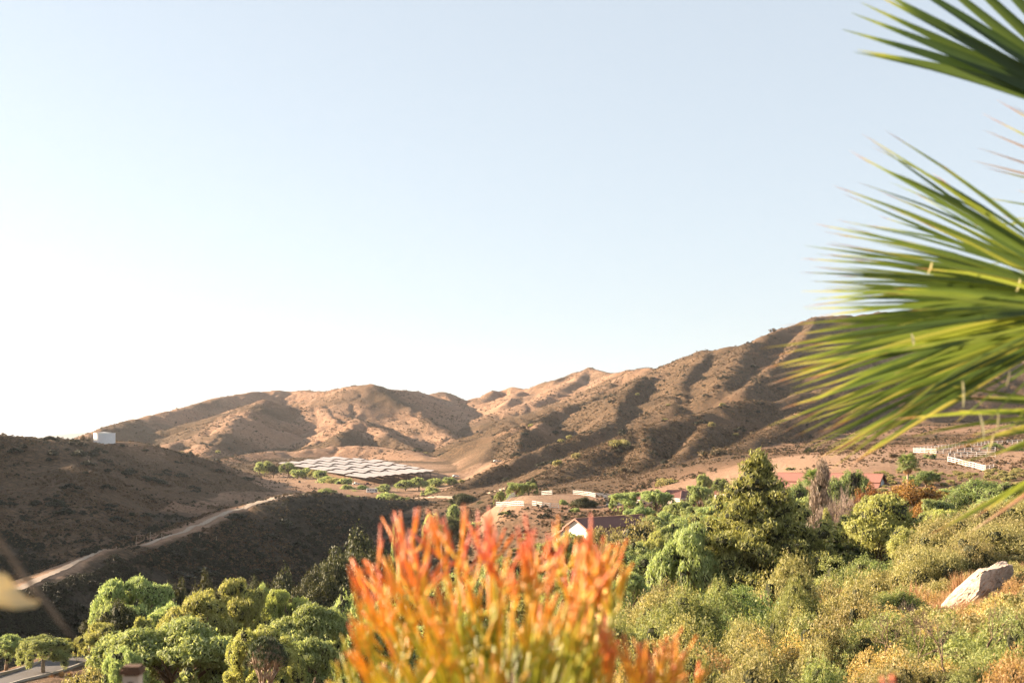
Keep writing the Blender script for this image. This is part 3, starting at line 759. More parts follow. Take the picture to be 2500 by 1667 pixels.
reg2('dead_column', crown_mesh('crown', lobes_column(193, w=.30), 11000, 0.016, 6.0, 293, M['twig'], droop=1.4, jit=0.9, core=0.3), trunk_mesh('trunk', 393, r0=.03, hz=1.5, limbs=0))
for s in range(2):
    reg2('olive_bush', crown_mesh('foliage', lobes_bush(400 + s, 22), 9000, 0.034, 1.7, 410 + s, M['olive'], jit=0.8, droop=-.3), None)
for s in range(2):
    reg2('scrub_far', crown_mesh('foliage', lobes_bush(420 + s, 9), 420, 0.14, 1.2, 430 + s, M['dryscrub'], jit=0.7), None)
reg2('scrub_dark', crown_mesh('foliage', lobes_bush(425, 9), 420, 0.14, 1.2, 435, M['darkscrub'], jit=0.7), None)
reg2('scrub_green', crown_mesh('foliage', lobes_bush(426, 12), 1500, 0.08, 1.3, 436, M['green'], jit=0.7), None)
reg2('scrub_mid', crown_mesh('foliage', lobes_bush(427, 12), 1600, 0.08, 1.3, 437, M['dryscrub'], jit=0.8, gap=.65), None)
reg2('scrub_olive', crown_mesh('foliage', lobes_bush(428, 12), 2200, 0.07, 1.4, 438, M['olive'], jit=0.8), None)
for s in range(3):
    me = twig_ball('branches', 440 + s, M['twig'], depth=4, h=1.0, thick=.008)
    reg2('bare', me, None)

_kcount = {}
NAMES = dict(pepper='pepper_tree', pepper_near='pepper_tree', pepper_yellow='pepper_tree', pepper_far='pepper_tree', weeping='weeping_pepper_tree',
             oak='oak_tree', green='leafy_tree', rust='sycamore_tree', acacia='acacia_tree', pine='pine_tree', dark_pine='conifer_tree', column='slender_conifer',
             dead_column='vine_covered_snag', olive_bush='shrub', scrub_far='scrub_bush', scrub_dark='scrub_bush', scrub_green='scrub_bush', scrub_mid='scrub_bush', scrub_olive='scrub_bush', bare='bare_tree')
CATS = dict(scrub_far='bush', scrub_dark='bush', scrub_green='bush', scrub_mid='bush', scrub_olive='bush', olive_bush='shrub')
NAMES.update(NAMES_EXTRA)
def plant_at(kind, x, y, zb, h, w, label, group=None, rot=None, var=None, cat=None, name=None, sink=0.0):
    """a plant standing at (x, y, zb) with height h and width w"""
    lst = CR[kind]; i = _kcount.get(kind, 0); _kcount[kind] = i + 1
    crown, trunk, ch, cw = lst[(i if var is None else var) % len(lst)]
    rz = rot if rot is not None else (i * 2.39996) % 6.283
    sc = (w / cw, w / cw, h / ch)
    nm = name or NAMES[kind]
    if trunk is None and kind in CATS or kind == 'bare' and False:
        o = obj(nm, crown, None, (x, y, zb - sink), (0, 0, rz), sc)
        return tag(o, label, cat or CATS.get(kind, 'tree'), group)
    t = thing(nm, label, cat or CATS.get(kind, 'tree'), (x, y, zb - sink), rz, group, sc)
    obj('crown' if kind != 'bare' else 'branches', crown, t)
    if trunk: obj('trunk', trunk, t)
    return t
def plant(kind, px, pytop, D, wpx, label, group=None, hmin=None, **kw):
    """top of the crown seen at (px, pytop), distance D, width in photo pixels"""
    x = D * (px - 1250) / FPX; zb = H(x, D); zt = D * (1080 - pytop) / FPX; w = wpx * D / FPX
    h = zt - zb
    lo = kw.pop('lo', None) or (0.85 if kind in ('pepper', 'pepper_near', 'pepper_far', 'pepper_yellow') else 0.7) if kind in NAMES and kind not in CATS else 0.5
    if h < lo * w:
        h = lo * w; zb = zt - h
    return plant_at(kind, x, D, zb, h * 1.03, w * 1.05, label, group, **kw)
# ------------------------------------------------------------------ trees and bushes that stand apart
T = plant
# lower left, beside the asphalt road
T('pepper_high', 15, 1552, 152, 105, 'light green pepper tree cut off by the left edge of the photo', rot=0.4, lo=.6, var=0)
T('pepper_high', 105, 1554, 142, 118, 'round pepper tree with pale thin trunk in front of the road, far left', rot=2.2, lo=.6, var=0)
T('pepper_yellow', 158, 1560, 158, 62, 'small yellowish pepper tree behind the round one by the road', rot=1)
T('pepper_high', 238, 1524, 152, 108, 'yellow-green pepper tree with slim trunk standing right at the bend of the road', rot=3, lo=.6, var=1)
T('oak', 288, 1470, 166, 95, 'dark brownish oak squeezed between bright pepper trees above the road bend', rot=.3)
T('oak', 222, 1508, 178, 52, 'small dark oak on the left rim of the pepper grove')
T('pepper_near', 335, 1418, 180, 165, 'tallest pale green pepper tree at the left end of the grove below the dark slope', rot=1.6)
T('pepper', 268, 1472, 174, 62, 'light green pepper crown behind the yellow-green tree at the bend')
T('pepper_yellow', 345, 1512, 150, 62, 'small yellow pepper crown in front of the tallest pale green one')
T('pepper_yellow', 565, 1424, 172, 150, 'yellow-green feathery pepper tree with a peaked top in the middle of the left grove', rot=2)
T('pepper_yellow', 490, 1462, 160, 175, 'broad yellowish pepper tree with a slanting dark limb in the left grove', rot=4)
T('pepper', 640, 1434, 182, 60, 'small pale pepper crown rising behind the yellowish ones, right of the peaked tree')
T('pepper', 420, 1478, 172, 90, 'light green pepper crown left of the broad yellowish tree')
T('pepper_yellow', 685, 1446, 178, 110, 'olive-yellow pepper tree just above the aloe tree, second row', rot=5)
T('pepper_near', 440, 1520, 122, 275, 'large dark green pepper tree filling the lower left grove behind the blurred post', rot=0.9)
T('pepper_near', 302, 1588, 104, 105, 'shaggy light pepper tree at the bottom edge just left of the blurred post', rot=3.7)
T('pepper', 535, 1555, 128, 110, 'dark green pepper crown right of the large one in the lower left grove')
T('pepper_yellow', 640, 1535, 112, 165, 'bright yellow pepper tree standing directly behind the aloe tree', rot=0.2)
T('pepper_near', 770, 1486, 138, 190, 'wide pale green pepper tree right of the aloe tree', rot=5.2)
T('pepper', 850, 1462, 150, 120, 'pale pepper crown touching the left side of the red-tipped shrub')
T('olive_bush', 215, 1636, 108, 100, 'low round olive bush at the bottom edge between road and post')
T('pepper', 760, 1560, 120, 130, 'shaded olive green pepper tree right of the aloe tree at the bottom')
T('pepper', 890, 1520, 135, 140, 'pepper crown half hidden by the left tips of the red-tipped shrub')
# dark oaks at the foot of the shaded slope
OG = 'dark oaks along the foot of the shaded slope'
for i, (px, py, D, w) in enumerate([(432, 1426, 205, 60), (500, 1410, 210, 70), (470, 1442, 200, 60), (540, 1436, 205, 60), (620, 1420, 215, 66), (690, 1402, 220, 112), (742, 1420, 215, 60), (600, 1440, 208, 70)]):
    T('oak', px, py, D, w, 'dark oak in the low row behind the pepper grove, ' + {432: 'nearest its left end', 500: 'above the gap in the grove', 470: 'low between the first two', 540: 'left of the peaked yellow tree', 620: 'right of the peaked yellow tree', 690: 'the broadest of the row', 742: 'nearest the tall oak clump', 600: 'hidden behind the peaked tree'}[px], OG)
T('oak', 880, 1308, 245, 150, 'tallest dark oak on the slope left of the red-tipped shrub', rot=1)
T('oak', 838, 1350, 235, 120, 'dark oak on the left shoulder of the tallest oak')
T('oak', 915, 1352, 232, 110, 'dark oak behind the upper left tips of the red-tipped shrub')
T('oak', 800, 1415, 212, 120, 'brownish olive oak with spreading crown at the lower end of the oak clump', rot=2)
T('oak', 930, 1420, 212, 120, 'dark oak below the tallest one, beside the small patch of pink ground')
T('oak', 770, 1392, 225, 90, 'rounded oak between the low row and the tall oak clump')
# seen through and around the red-tipped shrub
for i, (px, py, D, w, k, lab) in enumerate([
    (985, 1440, 190, 150, 'pepper', 'pepper tree showing through the left half of the red-tipped shrub'),
    (1120, 1410, 200, 160, 'pepper', 'pepper tree behind the middle of the red-tipped shrub'),
    (1230, 1370, 215, 150, 'pepper', 'pepper tree behind the centre right of the red-tipped shrub'),
    (1395, 1306, 250, 105, 'pepper', 'light green pepper tree in front of the white gable of the barn'),
    (1320, 1420, 170, 170, 'pepper_yellow', 'yellowish pepper tree low behind the red-tipped shrub'),
    (1420, 1440, 150, 140, 'pepper_yellow', 'yellow pepper tree just right of the densest red-tipped stems'),
    (1000, 1530, 140, 170, 'pepper', 'pepper tree low behind the left stems of the red-tipped shrub'),
    (1180, 1500, 150, 190, 'pepper', 'pepper tree low behind the middle stems of the red-tipped shrub'),
    (1165, 1276, 420, 60, 'pepper_far', 'small pale tree on the slope behind the upper tips of the red-tipped shrub'),
    (1110, 1232, 500, 30, 'pepper_far', 'small pale tree above the left upper tips beside the dark ravine'),
    (1052, 1255, 430, 34, 'pepper_far', 'pale round tree in the ravine behind the yellow tips'),
    (972, 1275, 350, 34, 'pepper_far', 'light green palm-like tree at the upper left of the red-tipped shrub'),
    (1180, 1225, 620, 75, 'oak', 'dark tree filling the ravine left of the paddock'),
    (1130, 1205, 640, 60, 'oak', 'dark oak in the ravine mouth below the valley floor'),
    (1100, 1262, 420, 60, 'oak', 'dark oak in the ravine behind the tips'),
    ]): T(k, px, py, D, w, lab)
# on and around the valley bench
B = 'pepper trees round the solar field'
for px, py, D, w, k, lab in [
    (634, 1128, 1000, 19, 'pepper_far', 'leftmost pale tree of the row along the near edge of the solar field'),
    (651, 1126, 1010, 24, 'pepper_far', 'second tree from the left in the row below the solar field'),
    (668, 1134, 1000, 24, 'oak', 'dark tree between the pale leftmost trees and the bright green one'),
    (704, 1129, 990, 40, 'green', 'bright dark green tree at the left corner of the solar field'),
    (727, 1146, 975, 30, 'pepper_far', 'grey green tree below the left corner of the solar field'),
    (747, 1142, 975, 22, 'pepper_far', 'narrow pale tree in the middle of the row under the panels'),
    (764, 1146, 965, 22, 'olive_bush', 'brown olive tree in the row under the panels'),
    (781, 1148, 955, 30, 'pepper_far', 'pale tree touching the edge of the panels'),
    (800, 1163, 935, 42, 'pepper_far', 'broad pale tree at the lower end of the row'),
    (815, 1166, 925, 36, 'olive_bush', 'tan round bush beside the broad pale tree'),
    (842, 1167, 915, 32, 'pepper_far', 'pale round tree right below the front corner of the solar field'),
    (800, 1192, 850, 48, 'green', 'wide dark green bush lying in the shade under the row'),
    (849, 1183, 880, 30, 'pepper_far', 'tall pale tree left of the parked trailer'),
    (864, 1196, 870, 28, 'pepper_far', 'pale crown tucked behind the tall tree by the trailer'),
    (885, 1184, 880, 30, 'green', 'dark green tree just left of the white trailer'),
    (851, 1209, 740, 26, 'pepper_far', 'small pale tree on the end of the dirt road ridge'),
    (872, 1211, 745, 15, 'pepper_far', 'tiny pale tree beside it on the ridge'),
    (936, 1182, 870, 30, 'pepper_far', 'tall pale tree just right of the white trailer'),
    (944, 1203, 790, 46, 'pepper_far', 'broad tree with a shaded right side below the trailer'),
    (918, 1217, 770, 16, 'pepper_far', 'tiny yellow green bush left of the broad shaded tree'),
    (985, 1213, 760, 38, 'green', 'dark bush on the edge of the bench right of the shaded tree'),
    (960, 1206, 780, 30, 'green', 'dark green tree against the right of the broad shaded tree'),
    (989, 1172, 880, 33, 'pepper_far', 'first from the left of the four round trees on the pale yard'),
    (1023, 1166, 880, 36, 'pepper_far', 'second from the left of the round trees on the pale yard'),
    (1062, 1168, 900, 34, 'pepper_far', 'third round tree on the pale yard, standing behind a yellowish one'),
    (1053, 1188, 825, 44, 'pepper_far', 'yellowish tree in front of the round trees at the edge of the yard'),
    (1097, 1165, 905, 29, 'pepper_far', 'rightmost round tree on the pale yard near the brown shed'),
    (738, 1207, 640, 21, 'pepper_far', 'small upright tree on the crest beside the dirt road'),
    (785, 1196, 650, 21, 'pepper_far', 'small round tree where the dirt road leaves the ridge'),
    (725, 1239, 560, 34, 'pepper_far', 'bright green young tree on the slope below the dirt road'),
    (647, 1219, 590, 24, 'scrub_green', 'yellow green shrub on the crest behind the dirt road'),
    (613, 1246, 520, 30, 'scrub_green', 'low green shrub on the bend of the dirt road'),
    (1178, 1150, 1010, 24, 'pepper_far', 'pale tree behind the brown shed'),
    (1130, 1215, 700, 44, 'oak', 'dark oak at the right end of the bench above the ravine')]:
    plant(k, px, py, D, w * (1.12 if k == 'pepper_far' else 1), lab, B if k == 'pepper_far' else None, name='pepper_tree' if k == 'pepper_far' else ('round_bush' if 'bush' in k else None))
# round the paddock
for px, py, D, w, k, lab in [
    (1222, 1200, 445, 26, 'pepper', 'small pepper tree at the left end of the paddock'),
    (1246, 1206, 440, 24, 'pepper', 'low pepper crown between the two tallest paddock trees and the small left one'),
    (1260, 1179, 450, 40, 'pepper', 'left one of the two tall pepper trees behind the paddock fence'),
    (1290, 1178, 452, 38, 'pepper', 'right one of the two tall pepper trees behind the paddock fence'),
    (1300, 1167, 540, 22, 'oak', 'dark bush behind the right tall paddock tree'),
    (1334, 1192, 480, 27, 'scrub_mid', 'brown bush behind the short back fence of the paddock'),
    (1374, 1220, 395, 23, 'pepper', 'small round tree at the right end of the front paddock fence'),
    (1424, 1214, 385, 62, 'oak', 'dark spreading oak between paddock and curving road'),
    (1406, 1240, 372, 24, 'pepper', 'small light crown beneath the spreading oak'),
    (1232, 1248, 380, 26, 'scrub_green', 'pale green bush on the bank below the paddock fence'),
    (1306, 1246, 378, 28, 'scrub_green', 'thin pale bush below the gap of the paddock fence'),
    (1512, 1073, 745, 46, 'scrub_olive', 'large olive bush half way up the lit hillside'),
    (1742, 1092, 640, 60, 'scrub_mid', 'large brownish bush on the hillside above the cottages'),
    (1628, 1168, 480, 62, 'scrub_olive', 'large olive bush at the mouth of the dark gully behind the cottages'),
    (1790, 1148, 470, 60, 'scrub_olive', 'olive bush on the pale hillside right of the cottages')]:
    T(k, px, py, D, w, lab)
# in front of and between the cottages
for px, py, D, w, k, lab in [
    (1526, 1203, 345, 66, 'pepper', 'broad bright pepper tree right of the curving road'),
    (1602, 1198, 340, 68, 'pepper', 'dense pepper tree left of the cream cottage'),
    (1656, 1226, 310, 80, 'pepper', 'pepper tree directly below the cream cottage'),
    (1716, 1160, 365, 38, 'pepper', 'tallest pepper tree rising between two cottages'),
    (1758, 1168, 385, 46, 'green', 'small green tree behind the cottages on the open hillside'),
    (1708, 1188, 330, 52, 'pepper', 'tall pepper tree in front of the gap between the cottages'),
    (1758, 1214, 318, 56, 'pepper', 'pepper tree in front of the right cottage'),
    (1800, 1205, 300, 56, 'green', 'dark green tree at the left edge of the big pine'),
    (1600, 1262, 285, 90, 'pepper', 'pepper tree just right of the barn roof'),
    (1700, 1260, 270, 120, 'pepper', 'wide pepper tree with a shaded side below the cottage trees'),
    (1770, 1262, 265, 80, 'pepper', 'pepper tree close to the left side of the pine'),
    (1570, 1268, 250, 130, 'olive_bush', 'twiggy olive-brown tree in front of the barn'),
    (1460, 1290, 262, 60, 'olive_bush', 'leafy bush in front of the barn wall'),
    (1500, 1292, 255, 66, 'olive_bush', 'second leafy bush in front of the right end of the barn'),
    (1490, 1345, 205, 150, 'green', 'green tree below the olive-brown one, right of the red-tipped shrub'),
    (1590, 1350, 190, 110, 'green', 'green tree between the twiggy tree and the weeping pepper tree'),
    (1560, 1330, 210, 100, 'pepper', 'light pepper crown above the green tree left of the weeping one')]:
    T(k, px, py, D, w, lab)
T('weeping', 1680, 1292, 138, 172, 'big weeping pepper tree whose curtains hang to the ground left of the pine', rot=.8)
T('pepper', 1770, 1320, 150, 90, 'pepper crown wedged between the weeping tree and the pine')
T('pepper_near', 1540, 1404, 104, 120, 'small pepper tree with a grey trunk beside the path', rot=2.5)
T('pepper_near', 1440, 1420, 110, 110, 'pepper tree right behind the rightmost tall red tips', rot=1.5)
T('pine', 1852, 1106, 142, 335, 'tall yellow-green pine dominating the right half of the valley', rot=0.5)
T('dark_pine', 2065, 1262, 150, 210, 'dark conifer in shade right of the big pine', rot=1.2)
T('dark_pine', 1985, 1300, 142, 150, 'dark conifer lobe squeezed against the right of the big pine', rot=3.2)
T('column', 2018, 1248, 165, 32, 'slender yellow conifer tip between the vine-covered snag and the bare tree')
T('column', 2062, 1262, 160, 36, 'second slender conifer tip right of the first')
T('dead_column', 2005, 1130, 200, 50, 'tall dead trunk hung with dry vines next to the stable roof')
for px, py, D, w, lab in [(2085, 1192, 195, 120, 'bare grey tree in front of the stable gable'), (2030, 1215, 190, 80, 'bare twiggy tree right of the vine-covered trunk'), (2140, 1205, 210, 80, 'thin bare tree left of the rusty sycamore')]:
    T('bare', px, py, D, w, lab)
T('green', 2085, 1150, 268, 72, 'round green tree hiding the middle of the stable roof')
T('green', 2040, 1168, 262, 60, 'lower green tree left of the round one at the stable')
T('rust', 2238, 1178, 232, 150, 'large rusty orange sycamore below the palm tree', rot=0)
T('rust', 2168, 1192, 240, 80, 'smaller orange sycamore under the stable gable', rot=2)
T('rust', 2270, 1225, 215, 110, 'brown sycamore crown right of the large rusty one', rot=4)
T('green', 2262, 1150, 285, 64, 'green tree behind the top of the rusty sycamore')
T('pepper', 2225, 1162, 290, 34, 'pale green crown left of the green tree behind the sycamore')
T('acacia', 2150, 1214, 135, 190, 'feathery yellow-green acacia right of the dark conifer', rot=1)
T('acacia', 2225, 1290, 120, 110, 'lower lobe of feathery foliage with dangling sprays beside the shrub-covered bank', rot=3)
T('acacia', 2310, 1248, 170, 110, 'bright yellow-green tree under the orange sycamore', rot=5)
T('green', 2395, 1172, 215, 130, 'green tree on the right below the white fences')
T('pepper', 2290, 1222, 200, 70, 'light green crown right of the brown sycamore')
T('green', 2480, 1180, 200, 130, 'dark green tree at the right edge of the photo')
T('pepper_near', 2370, 1262, 135, 190, 'light pepper tree above the brown shrub bank', rot=2)
T('pepper_near', 2480, 1240, 120, 190, 'bright pepper tree at the right edge above the shrub bank', rot=5)
T('oak', 2330, 1250, 190, 90, 'dark oak behind the light pepper tree on the right')
T('green', 2425, 1082, 440, 50, 'dark green tree beside the upper white fence')
T('green', 2478, 1090, 420, 60, 'dark green tree right of the white fences at the photo edge')
T('scrub_green', 2272, 1108, 395, 36, 'round pale green bush between palm tree and lower white fence')
T('scrub_mid', 2186, 1106, 400, 30, 'round brown bush just left of the palm tree')
for px, py, D, w, k, lab in [
    (1930, 1140, 400, 22, 'scrub_green', 'small dark bush on the bare slope above the left end of the stable'),
    (1831, 1140, 420, 18, 'scrub_green', 'small bush left of the stable roof'),
    (2055, 1137, 400, 19, 'scrub_green', 'small round bush on the bare slope above the stable roof'),
    (2094, 1130, 410, 18, 'scrub_green', 'left one of two low bushes right above the stable ridge'),
    (2116, 1129, 412, 16, 'scrub_green', 'right one of two low bushes right above the stable ridge'),
    (2021, 1126, 420, 14, 'scrub_green', 'tiny bush high on the bare slope')]:
    T(k, px, py, D, w, lab)
T('scrub_olive', 262, 1040 + 32, 836, 8, 'tiny shrub at the right foot of the water tank')
for px, py, w in [(203, 1062, 14), (216, 1066, 12), (155, 1068, 7)]:
    T('scrub_mid', px, py, 835, w, 'wispy bush on the skyline left of the water tank', 'bushes beside the water tank')

T('pine', 1945, 1300, 139, 66, 'pale pine bough cluster in front of the dark conifer, left one of the pair', rot=1)  # boughs of the tall pine, set in as small whole pines
T('pine', 1995, 1318, 137, 60, 'pale pine bough cluster in front of the dark conifer, right one of the pair', rot=3)
T('pine', 1968, 1398, 130, 110, 'low bushy pine bough cluster at the right foot of the tall pine', rot=2)

T('green', 1948, 1178, 250, 62, 'round green tree hiding the lower roof near the left end of the stable')
T('green', 1995, 1186, 240, 50, 'dark green crown at the foot of the dead-fronded palm')
T('rust', 2120, 1182, 245, 62, 'orange-leaved tree just left of the grey stable gable', rot=1)
T('green', 2335, 1205, 205, 80, 'green tree between the sycamores and the right edge trees')

for px, py, D, w, k, lab in [
    (1560, 1238, 318, 62, 'pepper', 'full pepper tree below the broad bright one, between lane and barn'),
    (1628, 1252, 300, 66, 'pepper', 'full pepper tree halfway between cottages and weeping tree'),
    (1690, 1238, 296, 66, 'pepper', 'pale pepper tree in the thick of the band under the cottages'),
    (1740, 1236, 292, 70, 'pepper', 'pepper tree in the band just left of the pine, upper one'),
    (1650, 1284, 240, 84, 'pepper', 'pepper crown right above the weeping pepper tree'),
    (1735, 1290, 232, 84, 'pepper', 'pepper crown between weeping tree and pine, lower one'),
    (1600, 1302, 235, 70, 'pepper_yellow', 'yellowish crown at the upper left of the weeping tree'),
    (1960, 1222, 225, 90, 'pepper', 'pale green crown right of the pine, below the stable'),
    (2330, 1196, 250, 90, 'pepper', 'pale pepper tree on the right below the stepped white fence'),
    (2435, 1212, 190, 110, 'pepper', 'bright pepper tree on the right, below the green one under the fences'),
    (2300, 1250, 150, 90, 'pepper_yellow', 'yellow-green crown right of the feathery acacia'),
    (2400, 1236, 150, 120, 'pepper', 'pale green crown above the brown shrub bank, middle')]:
    T(k, px, py, D, w, lab)
# ------------------------------------------------------------------ scrub scattered over the slopes
def visible_ground(n, seed, pxr, Dr, bias=1.0):
    r = np.random.default_rng(seed)
    D = np.exp(r.uniform(math.log(Dr[0]), math.log(Dr[1]), n)) if bias == 1 else Dr[0] + (Dr[1] - Dr[0]) * r.random(n) ** bias
    px = r.uniform(pxr[0], pxr[1], n)
    X = D * (px - 1250) / FPX
    z, own = terrain(X, D)
    return X, D, z, own, px, r

def gn_scatter(name, pts, scl, proto, label_kind='stuff'):
    me = bpy.data.meshes.new(name); me.vertices.add(len(pts)); me.vertices.foreach_set("co", np.asarray(pts, dtype=np.float32).ravel())
    a = me.attributes.new("size", 'FLOAT', 'POINT'); a.data.foreach_set("value", np.asarray(scl, dtype=np.float32))
    b = me.attributes.new("turn", 'FLOAT', 'POINT'); b.data.foreach_set("value", (np.arange(len(pts)) * 2.4 % 6.28).astype(np.float32))
    me.update()
    src = bpy.data.objects.new(name + "_source", proto)
    o = bpy.data.objects.new(name, me); link(o); o["kind"] = label_kind
    ng = bpy.data.node_groups.new(name, 'GeometryNodeTree')
    ng.interface.new_socket("Geometry", in_out='INPUT', socket_type='NodeSocketGeometry')
    ng.interface.new_socket("Geometry", in_out='OUTPUT', socket_type='NodeSocketGeometry')
    gi = ng.nodes.new("NodeGroupInput"); go = ng.nodes.new("NodeGroupOutput")
    iop = ng.nodes.new("GeometryNodeInstanceOnPoints"); oi = ng.nodes.new("GeometryNodeObjectInfo")
    oi.inputs["Object"].default_value = src
    sa = ng.nodes.new("GeometryNodeInputNamedAttribute"); sa.data_type = 'FLOAT'; sa.inputs["Name"].default_value = "size"
    ta = ng.nodes.new("GeometryNodeInputNamedAttribute"); ta.data_type = 'FLOAT'; ta.inputs["Name"].default_value = "turn"
    cx = ng.nodes.new("ShaderNodeCombineXYZ")
    ng.links.new(ta.outputs["Attribute"], cx.inputs[2])
    ng.links.new(gi.outputs[0], iop.inputs["Points"]); ng.links.new(oi.outputs["Geometry"], iop.inputs["Instance"])
    ng.links.new(cx.outputs[0], iop.inputs["Rotation"]); ng.links.new(sa.outputs["Attribute"], iop.inputs["Scale"])
    ng.links.new(iop.outputs[0], go.inputs[0])
    md = o.modifiers.new("scatter", 'NODES'); md.node_group = ng
    return o

def clear_mask(X, D, px):
    """keep scrub off roads, yards and buildings"""
    py = 0
    m = np.ones(len(X), bool)
    m &= ~((np.abs(px - 1000) < 200) & (D > 830) & (D < 1290) & (px > 690))
    m &= ~((px > 1180) & (px < 1450) & (D > 385) & (D < 470))
    return m

X, D, z, own, px, r = visible_ground(60000, 61, (-120, 2620), (330, 2700))
py = 1080 - FPX * z / D
dens = 0.55 + 1.3 * vnoise(X / 45, D / 55, 77) + 0.7 * vnoise(X / 14, D / 18, 78)
dens = np.where((own == 0) & (D < 1000), dens * 0.55 - 0.05, dens)
dens = np.where(own == 7, dens + 0.25, dens)
dens = np.where((own == 1) & (py > 1200) & (X > -95), dens + 0.5, dens)
dens = np.where(D > 1500, dens - 0.15, dens)
# the open slope above the stable is nearly bare
dens = np.where((px > 1750) & (D < 520) & (own == 0), dens * 0.4 - 0.1, dens)
keep = (r.random(len(X)) < np.clip(dens, 0, 1)) & clear_mask(X, D, px)
X, D, z, own, px = X[keep], D[keep], z[keep], own[keep], px[keep]
s = np.exp(r.normal(-0.15, 0.42, len(X))) * np.clip(0.6 + D / 1400, 0.8, 1.7) * 0.72
P = np.stack([X, D, z - 0.12 * s], -1)
kind = r.random(len(X)) + np.where(own == 1, 0.35, 0) + np.where((own == 2), 0.2, 0)
for lo, hi, k, i, nm in [(-1, .36, 'scrub_far', 0, 'dry_scrub'), (.36, .66, 'scrub_far', 1, 'brown_scrub'), (.66, 9, 'scrub_dark', 0, 'dark_scrub')]:
    m = (kind >= lo) & (kind < hi)
    gn_scatter(nm, P[m], s[m], CR[k][i][0])
# fine brush that speckles every slope
X, D, z, own, px, r = visible_ground(210000, 64, (-120, 2620), (330, 2600))
dens = 0.35 + 1.2 * vnoise(X / 30, D / 38, 83) + 0.6 * vnoise(X / 9, D / 12, 84)
dens = np.where((own == 0) & (D < 1000), dens * 0.5 - 0.05, dens); dens = np.where((own == 7) | (own == 2) | (own == 1), dens + 0.25, dens)
dens = np.where((px > 1750) & (D < 520) & (own == 0), dens * 0.5 - 0.05, dens)
keep = (r.random(len(X)) < np.clip(dens, 0, 1)) & clear_mask(X, D, px)
py = 1080 - FPX * z / D
keep &= ~((own == 1) & (np.abs(py - np.interp(px, [60, 390, 620, 1090], [1428, 1320, 1230, 1222])) < 14))
X, D, z = X[keep], D[keep], z[keep]; s = np.exp(r.normal(-0.55, 0.35, len(X))) * np.clip(0.55 + D / 1300, 0.8, 1.9) * .95
fine_me = crown_mesh('brush', lobes_bush(470, 5), 90, 0.30, 1.2, 471, M['dryscrub'], jit=0.6, core=.6)
gn_scatter('fine_brush', np.stack([X, D, z - 0.08 * s], -1), s, fine_me)

# near dark slope, the ridge with the road: thick chaparral
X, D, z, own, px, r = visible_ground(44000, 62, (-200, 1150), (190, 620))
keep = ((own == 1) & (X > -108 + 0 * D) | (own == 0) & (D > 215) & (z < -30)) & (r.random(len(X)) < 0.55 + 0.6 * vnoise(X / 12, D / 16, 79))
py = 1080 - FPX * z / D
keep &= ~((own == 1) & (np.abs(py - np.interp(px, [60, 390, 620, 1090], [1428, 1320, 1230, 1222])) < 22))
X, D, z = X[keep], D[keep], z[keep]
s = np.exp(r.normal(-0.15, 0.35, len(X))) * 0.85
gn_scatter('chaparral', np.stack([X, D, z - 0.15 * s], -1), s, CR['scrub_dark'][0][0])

def where_label(s, px, py):
    marks = [(60, 'by the left edge'), (240, 'below the water tank'), (450, 'left of the solar field'), (640, 'above the lit dirt road'), (900, 'above the solar field'), (1060, 'right of the solar field'),
             (1180, 'above the brown shed'), (1300, 'above the paddock'), (1440, 'above the curving lane'), (1560, 'above the left cottage'), (1680, 'above the middle cottage'), (1800, 'left of the pine top'), (1930, 'right of the pine top'), (2080, 'above the stable'), (2220, 'above the lone palm'), (2400, 'above the white fences')]
    m = min(marks, key=lambda q: abs(q[0] - px))[1]
    lv = 'highest up' if py < 960 else ('high' if py < 1020 else ('half way up' if py < 1090 else ('low down' if py < 1180 else 'at the bottom')))
    return s + ', ' + lv + ', ' + m

# the bushes that read one by one on the slopes
X, D, z, own, px, r = visible_ground(9000, 63, (-20, 2500), (330, 1500))
py = 1080 - FPX * z / D
ok = (own > 0) & clear_mask(X, D, px) & (vnoise(X / 60, D / 60, 80) > -0.1)
ok &= ~((own == 1) & (np.abs(py - np.interp(px, [60, 390, 620, 1090], [1428, 1320, 1230, 1222])) < 22))
# only where nothing nearer hides the spot
vis = []
for i in np.nonzero(ok)[0]:
    if len(vis) >= 200: break
    tt = np.linspace(0.35, 0.985, 40)
    zz = terrain(X[i] * tt, D[i] * tt)[0]
    if np.all(zz < z[i] * tt + 2.0): vis.append(i)
LB = {1: 'dark bush on the road ridge', 2: 'dark bush on the shaded left hill', 3: 'bush on the rounded hill behind the panels', 4: 'bush on the lit foothills', 5: 'bush on the big back mountain', 6: 'bush on the right hand mountain range', 7: 'bush on the ribbed hillside'}
for i in vis:
    k = ['scrub_mid', 'scrub_mid', 'scrub_olive', 'scrub_dark', 'scrub_dark'][int(r.integers(5))] if own[i] > 2 else 'scrub_dark'
    w = r.uniform(2.2, 4.6) * (1 + D[i] / 2500)
    plant_at(k, X[i], D[i], z[i], w * r.uniform(.5, .75), w, where_label(LB[int(own[i])], px[i], py[i]), LB[int(own[i])].replace('bush', 'bushes', 1), name='scrub_bush', sink=0.15)
